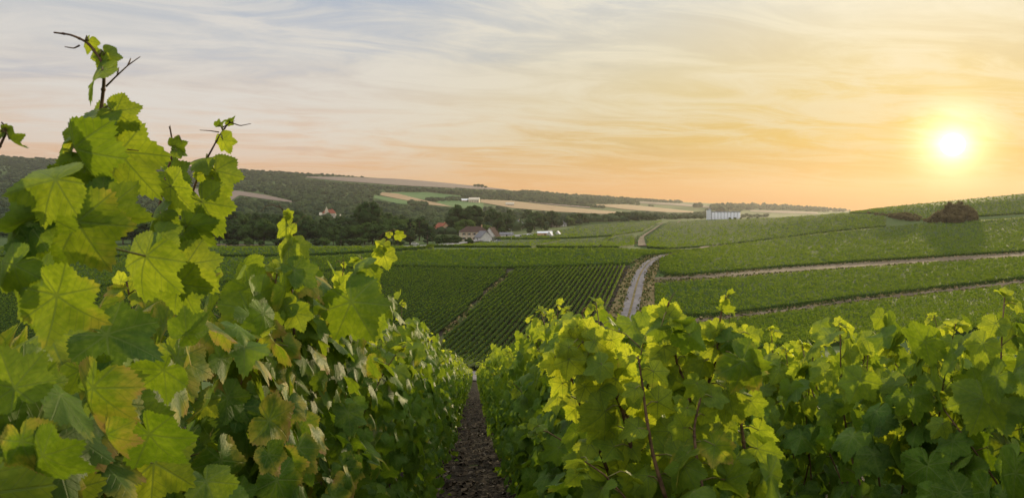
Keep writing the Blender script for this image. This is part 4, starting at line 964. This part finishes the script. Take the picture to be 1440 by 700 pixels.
# ------------------------------------------------------------------ grape vines
def unit(v): return v/(np.linalg.norm(v, axis=-1, keepdims=True)+1e-9)
def vine_shapes(seed, lod, h=1.22, L=1.0, n_cane=8, n_fill=110, S=(.045, .082), width=.2, patch_=.3, young_top=.55):
    """canes and leaves of one vine; x across the row, y along it, z up"""
    r_ = np.random.default_rng(seed); canes = []; lb = LB(); O, T, N, Ss, Yg_ = [], [], [], [], []
    for c in range(n_cane):
        y0 = (c+.5)/n_cane*L-L/2; hh = h*r_.uniform(.82, 1.1)
        sw = r_.normal(0, .10); x1 = r_.normal(0, width*.6); k = 10; f = np.linspace(0, 1, k)
        P = np.stack([x1*f**1.5+.03*np.sin(f*5+c)*r_.uniform(-1, 1), y0*(.5+.5*np.minimum(1, f*3))+sw*f*f, .38+(hh-.38)*f-.1*f**4*abs(x1)/width], -1)
        canes.append((P, np.linspace(.0048, .0017, k)))
        m_ = int((hh-.38)/(.062 if lod in ('near', 'hero') else .085)); side = r_.choice([-1, 1])
        for i in range(m_):
            g_ = (i+.6)/m_; p = np.array([np.interp(g_, f, P[:, a]) for a in range(3)]); side = -side
            out_ = np.array([side*r_.uniform(.5, 1.), r_.normal(0, .6), r_.uniform(0, .5)]); out_ /= np.linalg.norm(out_)
            taper = min(1., 2.6*(1-g_)+.36)
            pl = r_.uniform(.04, .10)*taper; o = p+out_*pl
            s_ = r_.uniform(*S)*taper
            O.append(o); Ss.append(s_); T.append(unit(np.array([out_[0]*.6, out_[1]*.7, -r_.uniform(.25, 1.0)+.5*(1-taper)])))
            N.append(np.array([side*r_.uniform(.1, .9), r_.normal(-.4, .6), r_.uniform(.05, .8)])); Yg_.append(young_top*max(0, (g_-.5)/.5)**.9)
            if lod in ('near', 'hero'): lb.stalk([p, p+out_*pl*.55+np.array([0, 0, .008]), o], [.0016, .0013, .0011])
        for i in range(4):      # tuft of young leaves at the tip
            a_ = r_.uniform(0, 6.28); O.append(P[-1]+np.array([.012*math.cos(a_), .012*math.sin(a_), r_.uniform(-.02, .015)])); Ss.append(r_.uniform(.018, .032))
            T.append(np.array([math.cos(a_), math.sin(a_), r_.uniform(-.3, .6)])); N.append(np.array([r_.normal(0, .6), r_.normal(0, .6), .6])); Yg_.append(min(1, young_top*1.2))
    n = n_fill
    if n:
        side = r_.choice([-1, 1], n); z = .10+(h*.97-.10)*r_.uniform(0, 1, n)**.85
        x = side*width*1.15*r_.uniform(0, 1, n)**.45*np.where(z > h*.8, .7, 1.); y = r_.uniform(-L*.55, L*.55, n)
        O += list(np.stack([x, y, z], -1)); Ss += list(r_.uniform(S[0]*.9, S[1]*1.05, n))
        T += list(np.stack([side*r_.uniform(0, .6, n), r_.normal(0, .5, n), -r_.uniform(.3, 1., n)], -1))
        N += list(np.stack([side*r_.uniform(.25, 1., n), r_.normal(-.3, .55, n), r_.uniform(.0, .8, n)], -1)); Yg_ += list(young_top*.5*np.clip((z/h-.65)/.35, 0, 1))
    lb.add(np.array(O), np.array(T), np.array(N), np.array(Ss), lod, np.array(Yg_), patch_, 1.0, r_)
    return canes, lb
def trunk_mesh(seed):
    r_ = np.random.default_rng(seed); mb = MB()
    mb.tube([(0, 0, -.1), (r_.normal(0, .02), .0, .08), (r_.normal(0, .03), r_.normal(0, .03), .2), (.0, .02, .33), (0, 0, .4)], [.034, .028, .024, .027, .016], 8)
    for sg in (-1, 1): mb.tube([(0, 0, .33), (.01, sg*.15, .385), (0, sg*.32, .38), (0, sg*.46, .37)], [.016, .012, .01, .007], 6)
    return mb.me('trunk', [M['vbark']], True)
TRUNKS = [trunk_mesh(i) for i in range(4)]
def cane_mesh(P, rad, n=6, mat='cane'):
    mb = MB(); mb.tube(P, rad, n); return mb.me('cane', [M[mat]], True)
def grape_vine(y, t, label, group, lod='near', seed=0, **kw):
    x = rowx(y, t); o = empty('grape_vine', (x, y, float(ground(x, y))), math.atan2(-RA, 1)); tag(o, label, 'grape vine', group)
    canes, lb = vine_shapes(seed, lod, **kw)
    link('trunk', TRUNKS[seed % 4], o)
    for P, rad in canes: link('cane', cane_mesh(P, rad), o)
    link('foliage', lb.me('foliage'), o)
    return o
def px3(u, v, Y): return np.array([(u-U0)/F*Y, Y, HC-(v-VH)/F*Y])
def hero_shoot(vine, stem, Y0, Y1, leaf_list=(), auto=None, tendrils=(), rad=(.0034, .0010), mat='cane', seed=1, lod='hero'):
    """a shoot of a near vine, drawn along its stem; leaf_list: stalk end, tip, distance, turn, lean, patch, young"""
    r_ = np.random.default_rng(seed)
    nS = len(stem); P = np.array([px3(u, v, Y0+(Y1-Y0)*i/(nS-1)) for i, (u, v) in enumerate(stem)])
    tt = np.linspace(0, nS-1, nS*5)
    Pm = np.stack([np.interp(tt, np.arange(nS), P[:, c]) for c in range(3)], -1)
    kk_ = np.array([1, 2, 3, 2, 1])/9.; Pm = np.apply_along_axis(lambda c: np.convolve(np.pad(c, 2, 'reflect', reflect_type='odd'), kk_, 'valid'), 0, Pm)
    inv_ = lambda A: A-np.array(vine.location)
    rz = vine.rotation_euler[2]; ca, sa = math.cos(-rz), math.sin(-rz); Rm = np.array([[ca, -sa, 0], [sa, ca, 0], [0, 0, 1]])
    loc = lambda A: inv_(np.asarray(A))@Rm.T
    mb = MB(); mb.tube(loc(Pm), np.linspace(rad[0], rad[1], len(Pm)), 7)
    for q in np.arange(6, len(Pm)-3, 5):     # nodes
        mb.tube(loc(np.array([Pm[q-1], Pm[q], Pm[q+1]])*.5+Pm[q]*.5), [rad[0]*.4, np.interp(q, [0, len(Pm)], rad)*1.45, rad[0]*.4], 6)
    for td in tendrils:
        A = np.array([px3(u, v, Yt) for u, v, Yt in td]); ts_ = np.linspace(0, len(A)-1, len(A)*4)
        A = np.stack([np.interp(ts_, np.arange(len(A)), A[:, c]) for c in range(3)], -1); mb.tube(loc(A), np.linspace(.0012, .0005, len(A)), 5)
    so_ = mb.build('shoot', M[mat], vine, True)
    lb = LB(); O, T, N, S, PA, YO = [], [], [], [], [], []
    for l in leaf_list:
        u0, v0, u1, v1, Y, turn, lean = l[:7]; pa = l[7] if len(l) > 7 else .1; yo = l[8] if len(l) > 8 else .15
        d = np.array([u1-u0, 0, -(v1-v0)], float); Lp = np.linalg.norm(d); d /= Lp
        le = R(lean); t = math.cos(le)*d+math.sin(le)*np.array([0, 1., 0]); n0 = np.array([0, -1., 0]); n0 = unit(n0-(n0@t)*t)
        n1 = math.cos(R(turn))*n0+math.sin(R(turn))*np.cross(t, n0)
        j = px3(u0, v0, Y); O.append(loc(j)); T.append(Rm@t); N.append(Rm@n1); S.append(Lp*.76*Y/F/max(.45, math.cos(le))); PA.append(pa); YO.append(yo)
        near_ = Pm[np.argmin(np.linalg.norm(Pm-j, axis=1))]
        if np.linalg.norm(near_-j) < .16: lb.stalk(loc([near_, near_*.5+j*.5+np.array([0, 0, .006]), j]), [.0018, .0014, .0012], 5)
    if auto:
        n, s0, s1 = auto[:3]; yo0, yo1 = auto[3:5]; pa = auto[5] if len(auto) > 5 else .2; side = 1
        for i in range(n):
            g_ = (i+.7)/n; p = Pm[min(len(Pm)-1, int(g_*len(Pm)))]; side = -side; s_ = (s0+(s1-s0)*g_)*r_.uniform(.8, 1.15)
            o_ = unit(np.array([side*r_.uniform(.5, 1), r_.normal(-.35, .5), r_.uniform(-.1, .6)])); j = p+o_*s_*r_.uniform(.5, 1.)
            O.append(loc(j)); T.append(Rm@unit(np.array([o_[0]*.8, o_[1]*.5, r_.uniform(-.9, .25)]))); N.append(Rm@np.array([r_.normal(-.25, .45), r_.uniform(-1.3, -.1), r_.uniform(.0, .6)]))
            S.append(s_); PA.append(pa*r_.uniform(0, 1)); YO.append(yo0+(yo1-yo0)*g_)
            lb.stalk(loc([p, p*.5+j*.5+np.array([0, 0, .006]), j]), [.0017, .0013, .0011], 5)
    lb.add(np.array(O), np.array(T), np.array(N), np.array(S), lod, np.array(YO), np.array(PA), 1.4, r_)
    link('foliage', lb.me('foliage'), so_)
    return so_

# left row, close to the camera
v1 = grape_vine(.62, -.60, 'nearest vine on the left, its tall shoot rising against the sky', None, 'hero', 101, h=.99, L=.9, n_fill=330, S=(.052, .088), patch_=.6)
v2 = grape_vine(1.25, -.60, 'second vine of the left row, two thin shoots leaning over the hill', None, 'hero', 102, h=1.16, n_fill=380, S=(.045, .08), patch_=.6)
v3 = grape_vine(2.05, -.60, 'third vine of the left row, its slim upright shoot standing before the dark trees', None, 'hero', 103, h=1.34, n_fill=400, S=(.042, .074), patch_=.55)
v4 = grape_vine(2.95, -.58, 'fourth vine of the left row, its yellow leafed shoot pointing at the conifers', None, 'near', 104, h=1.38, n_fill=380, patch_=.45)
hero_shoot(v1, [(62,420),(70,360),(78,300),(97,245),(122,205),(141,165),(147,112),(144,86),(124,60),(100,49),(76,46)], .92, .92, [
    (124,58,116,80,.92,20,0,.0,.45), (148,76,164,104,.92,-25,10,.05,.45), (146,78,133,93,.92,40,10,.0,.5), (144,99,98,130,.90,52,-5,.05,.3),
    (146,168,130,132,.95,10,20,.0,.4), (162,158,206,188,.90,-12,5,.0,.35), (138,164,42,193,.90,58,-8,.0,.1), (108,192,72,220,.88,30,10,.1,.35),
    (132,186,146,222,.88,78,0,.6,.4), (104,208,141,300,.84,50,10,.55,.2), (124,228,162,288,.88,-40,15,.2,.2), (168,214,226,290,.90,-10,0,.1,.35),
    (108,312,155,402,.80,-20,12,.55,.25), (140,300,222,322,.84,25,10,.15,.1), (78,252,-10,276,.72,25,-10,.05,.2), (62,300,-20,330,.74,-20,0,.0,.05), (40,315,-30,356,.74,15,0,.1,.1), (52,352,8,400,.74,-10,5,.1,.1), (20,372,-30,420,.7,10,0,.2,.1),
    (80,415,150,478,.68,10,5,.5,.15), (60,420,-30,380,.70,0,0,.4,.2), (150,470,250,500,.78,-50,-5,.1,.05), (130,545,105,640,.72,15,0,.75,.1), (135,545,205,520,.76,-15,0,.1,.05),
    (20,545,-10,470,.66,15,0,.0,.1), (30,620,50,690,.62,-10,0,.6,.15), (210,610,250,690,.78,10,10,.85,.1), (262,470,300,440,.95,30,10,.8,.1), (150,610,165,670,.7,35,10,.7,.1), (230,520,180,560,.86,-20,10,.7,.05), (205,360,175,440,.90,20,0,.45,.25), (92,262,150,250,.86,10,0,.0,.15), (60,640,130,690,.62,20,0,.1,.1)],
    tendrils=[[(149,122,.92),(165,106,.92),(180,92,.91),(197,80,.9)], [(112,64,.92),(104,68,.92),(91,66,.92)], [(165,106,.92),(167,95,.92)], [(180,92,.91),(184,82,.91)], [(150,210,.9),(175,210,.9),(195,212,.9)]], seed=5)
hero_shoot(v1, [(-40,300),(-20,240),(4,198),(10,180),(2,172)], .85, .85, [(8,182,21,178,.85,60,0,0,.4), (14,196,36,218,.85,55,0,0,.4), (2,186,-12,194,.85,30,0,0,.4)], tendrils=[[(6,186,.85),(8,174,.85)]], seed=15, rad=(.002, .0008))
hero_shoot(v2, [(200,420),(214,345),(222,300),(232,252),(244,212),(240,184),(238,178)], 1.30, 1.28, [
    (246,206,268,200,1.28,30,0,.0,.4), (248,212,266,216,1.28,-30,20,.0,.4), (238,244,280,262,1.30,-10,0,.0,.2), (240,262,276,308,1.26,25,8,.05,.3), (226,300,188,330,1.25,20,0,.2,.2),
    (225,330,262,352,1.24,-15,0,.1,.2), (216,350,180,384,1.2,15,0,.3,.2)], tendrils=[[(240,184,1.28),(239,176,1.28)], [(244,196,1.28),(252,190,1.28),(256,200,1.28)]], seed=6, rad=(.003, .0009))
hero_shoot(v2, [(250,380),(262,310),(270,272),(282,240),(296,214),(310,188),(323,172)], 1.38, 1.36, [
    (313,196,326,222,1.36,15,0,.0,.45), (290,222,252,224,1.36,62,0,.0,.3), (303,240,326,290,1.36,-12,0,.0,.42), (300,252,296,232,1.36,20,0,.0,.4), (284,284,316,345,1.34,-10,0,.05,.4),
    (306,178,318,176,1.36,60,0,0,.3), (320,171,334,168,1.36,60,0,0,.3), (262,318,300,360,1.33,10,5,.3,.3), (256,330,228,372,1.33,20,0,.15,.2), (262,372,318,420,1.3,-12,0,.05,.3), (252,400,290,462,1.3,10,0,.2,.2)],
    tendrils=[[(323,172,1.36),(338,177,1.36),(353,174,1.36)], [(308,186,1.36),(296,184,1.36),(281,183,1.36)], [(312,180,1.36),(322,174,1.36),(330,170,1.36)]], seed=7, rad=(.003, .0009))
hero_shoot(v3, [(414,470),(410,410),(409,360),(407,325),(401,300),(392,288)], 2.0, 1.98, [
    (404,302,416,296,1.98,10,0,.0,.6), (404,300,392,304,1.98,30,0,.0,.6), (405,318,384,338,1.98,15,0,.0,.6), (410,342,420,352,1.98,30,0,.05,.4), (414,346,440,368,1.97,-20,0,.1,.4),
    (406,350,376,382,1.97,35,5,.0,.35), (409,364,420,378,1.99,0,10,.0,.6), (408,386,362,420,1.95,45,0,.05,.25), (414,380,452,412,1.93,-55,0,.05,.1), (420,382,452,408,1.97,-15,0,.5,.15),
    (402,430,366,452,1.9,20,0,.0,.2), (416,440,430,474,1.9,-15,0,.1,.45), (404,420,384,440,1.92,10,0,.2,.5)],
    tendrils=[[(408,330,1.98),(416,314,1.98),(430,302,1.97)], [(398,294,1.98),(384,288,1.98),(374,290,1.98),(366,298,1.98)]], seed=8, rad=(.0032, .0010))
hero_shoot(v4, [(480,470),(495,418),(508,384),(526,362),(541,342),(549,326),(553,322)], 2.45, 2.4, [
    (540,346,524,336,2.4,15,0,.05,.75), (536,354,522,350,2.4,10,0,.0,.7), (540,358,548,386,2.4,-10,0,.0,.75), (506,388,542,416,2.4,-10,0,.0,.5), (500,384,474,404,2.36,50,0,.05,.2), (516,374,478,392,2.35,30,-5,.05,.2),
    (494,424,536,494,2.25,-14,0,.35,.12), (500,420,470,410,2.4,15,0,.4,.5), (560,330,574,334,2.4,20,0,0,.7), (548,330,540,324,2.4,20,0,0,.7)],
    tendrils=[[(552,324,2.4),(566,328,2.4),(582,336,2.4)], [(550,324,2.4),(538,328,2.4),(532,338,2.4)], [(560,326,2.4),(575,326,2.4)]], seed=9, rad=(.0032, .0010))
hero_shoot(v4, [(470,440),(476,410),(482,386),(484,370),(482,362)], 2.6, 2.6, [(482,372,487,378,2.6,10,0,.0,.7), (480,392,466,412,2.6,20,0,.0,.75), (478,400,492,420,2.55,20,0,.3,.5)], tendrils=[[(483,372,2.6),(476,366,2.6),(472,370,2.6)]], seed=10, rad=(.0022, .0008))
# right row: the vine the camera looks into
w1 = grape_vine(1.95, .47, 'nearest vine right of the path, yellow green shoots standing loose in front of the row', None, 'near', 201, h=.98, L=.7, n_cane=7, n_fill=150, S=(.045, .072), patch_=.3)
w2 = grape_vine(2.75, .50, 'second vine right of the path, dense dark face behind the loose yellow shoots', None, 'near', 202, h=1.26, n_fill=300, patch_=.25)
for i, (st, Ya, Yb, n, yo, pa) in enumerate([
    ([(985,640),(972,570),(960,530),(950,505),(950,486),(942,470)], 1.75, 1.7, 14, (.3,.75), .3),
    ([(1000,580),(994,545),(1006,510),(1010,480),(1013,464)], 1.75, 1.72, 11, (.25,.7), .3),
    ([(890,640),(874,570),(850,526),(832,500),(822,480),(814,464)], 1.72, 1.68, 17, (.45,.85), .2),
    ([(905,660),(885,590),(862,540),(842,506),(836,482),(832,462)], 1.78, 1.74, 14, (.45,.85), .15),
    ([(936,700),(918,640),(908,580),(902,530),(897,500)], 1.6, 1.62, 6, (.3,.8), .5),
    ([(1050,690),(1046,620),(1036,560),(1044,500),(1040,470)], 1.8, 1.78, 13, (.15,.45), .3),
    ([(870,700),(838,620),(812,560),(800,520),(798,490)], 1.78, 1.75, 14, (.3,.7), .2),
    ([(990,700),(980,650),(975,600),(990,540)], 1.55, 1.6, 9, (.1,.3), .6),
    ([(930,700),(950,650),(965,600),(968,560)], 1.66, 1.66, 10, (.2,.4), .3)]):
    hero_shoot(w1, st, Ya, Yb, auto=(int(n*1.25), .060, .028, min(1, yo[0]+.1), min(1, yo[1]+.15), pa), seed=30+i, rad=(.0046, .0014), lod='hero')
hero_shoot(w1, [(960,470),(946,450),(938,436),(940,424)], 1.66, 1.62, [(938,446,905,432,1.62,20,30,.15,.8), (942,444,962,424,1.62,-20,35,.05,.75), (940,440,930,418,1.63,0,40,.0,.85), (930,458,900,470,1.6,30,0,.0,.1), (955,455,985,462,1.62,50,0,0,.2),
    (970,470,1005,500,1.62,-10,10,.1,.1)], tendrils=[[(900,488,1.62),(878,468,1.62),(850,460,1.62)], [(940,430,1.62),(944,418,1.62),(950,410,1.62)]], seed=44, rad=(.003, .001))
hero_shoot(w1, [(1008,500),(1010,470),(1014,440),(1018,425),(1026,412)], 1.72, 1.70, [(1020,420,1010,424,1.7,20,0,0,.8), (1022,424,1030,426,1.7,0,0,0,.8), (1016,436,1036,452,1.7,55,0,.4,.5), (1012,462,986,474,1.7,15,0,.0,.8), (1014,464,1030,466,1.7,0,20,.0,.7), (1024,480,1060,468,1.68,-20,0,.0,.2),
    (1026,414,1038,412,1.7,55,0,0,.7), (1044,508,1092,560,1.62,-15,0,.45,.15), (1056,510,1086,540,1.64,40,0,.5,.2)], seed=45, rad=(.0028, .001))
hero_shoot(w1, [(832,470),(822,450),(818,440),(822,432)], 1.7, 1.7, [(806,462,776,470,1.66,20,10,.0,.95), (812,458,800,444,1.66,-10,20,.0,.95), (826,462,852,458,1.66,-20,10,.0,.9), (800,488,776,500,1.64,30,0,.0,.8), (822,440,826,448,1.7,50,0,0,.7), (836,480,870,492,1.64,-30,0,.0,.8),
    (800,505,790,545,1.64,20,0,.0,.85), (860,478,884,470,1.64,0,20,.05,.9), (846,512,812,530,1.6,40,0,.1,.45)], tendrils=[[(820,440,1.7),(826,430,1.7),(832,434,1.7)]], seed=46, rad=(.0026, .001))
gl, gr = 'vines of the left row beside the path', 'vines of the right row beside the path'
y = 3.85
for i in range(9):
    grape_vine(y, -.6+random.uniform(-.03, .03), 'leafy green vine in the near part of the left row, merging with its neighbours', gl, 'near' if y < 5.6 else 'mid', 300+i, h=1.38+random.uniform(-.06, .08), n_fill=300, width=.27, patch_=.26, young_top=.75); y += .92
yl = y
y = 3.6
for i in range(9):
    grape_vine(y, .52+random.uniform(-.03, .03), 'leafy green vine in the near part of the right row beside the path', gr, 'near' if y < 5 else 'mid', 400+i, h=1.33+random.uniform(-.06, .08), n_fill=300, width=.22, patch_=.2, young_top=.85); y += .92
yr = y
# rows further right
for rI, (t, ys_, nm) in enumerate([(1.5, [2.25, 3.05, 3.9, 4.8, 5.7, 6.6, 7.5, 8.4], 'second'), (2.5, [2.9, 3.8, 4.7, 5.6, 6.5, 7.4, 8.3], 'third'), (3.5, [3.7, 4.6, 5.5, 6.4, 7.3, 8.2], 'fourth'), (4.5, [4.6, 5.5, 6.4, 7.3], 'fifth')]):
    for i, y in enumerate(ys_):
        if rI == 0 and i < 2: continue
        grape_vine(y, t+random.uniform(-.04, .04), 'leafy green vine in the %s row right of the path' % nm, 'vines of the %s row right of the path' % nm, 'near' if y < 4 else 'mid', 500+rI*20+i, h=1.19+random.uniform(-.06, .08), n_fill=280, patch_=.15, young_top=1.0, S=(.05, .085))
x1 = grape_vine(2.2, 1.48, 'large leafed dark vine at the right edge, front of the second row', None, 'hero', 601, h=1.2, n_fill=260, S=(.055, .092), patch_=.15, young_top=.7)
x2 = grape_vine(2.95, 1.5, 'broad bushy vine beside the large leafed one at the right edge', None, 'near', 602, h=1.22, n_fill=130, S=(.052, .085), patch_=.15, young_top=1.0)
# the rest of each row down the slope
def far_vine_mesh(seed, nl, lod):
    _, lb = vine_shapes(seed, lod, h=1.36, L=1.0, n_cane=8, n_fill=nl, S=(.055, .085), width=.25, patch_=.3, young_top=.9)
    return lb.me('grape_vine')
FV = {'a': [far_vine_mesh(700+i, 240, 'low') for i in range(5)], 'b': [far_vine_mesh(720+i, 120, 'low') for i in range(4)]}
def far_vine(y, t, label, group):
    x = rowx(y, t); o = link('grape_vine', random.choice(FV['a' if y < 32 else 'b']), None, (x, y, float(ground(x, y))))
    o.rotation_euler = (0, 0, math.atan2(-RA, 1)+random.choice([0, math.pi])); o.scale = (random.uniform(.85, 1.1), 1.05, random.uniform(.9, 1.1)); tag(o, label, 'grape vine', group)
y = yl
while y < 101: far_vine(y, -.6+random.uniform(-.03, .03), 'small distant vine of the left row running down to the cross track', 'distant vines of the left row'); y += .98
y = yr
while y < 101: far_vine(y, .52+random.uniform(-.03, .03), 'small distant vine of the right row running down to the cross track', 'distant vines of the right row'); y += .98


# ------------------------------------------------------------------ the air
m_, kk = newmat('haze')
pv = kk.node('ShaderNodeVolumePrincipled'); pv.inputs['Color'].default_value = (.60, .58, .58, 1); pv.inputs['Density'].default_value = .00006; pv.inputs['Anisotropy'].default_value = .5
o_ = kk.node('ShaderNodeOutputMaterial'); kk.l.new(pv.outputs[0], o_.inputs[1])
hz_ = MB(); hz_.box((-7000, -3100, -140), (8000, 6900, 300)); hb = hz_.build('haze', m_); tag(hb, 'thin evening haze over the valley', kind='stuff')
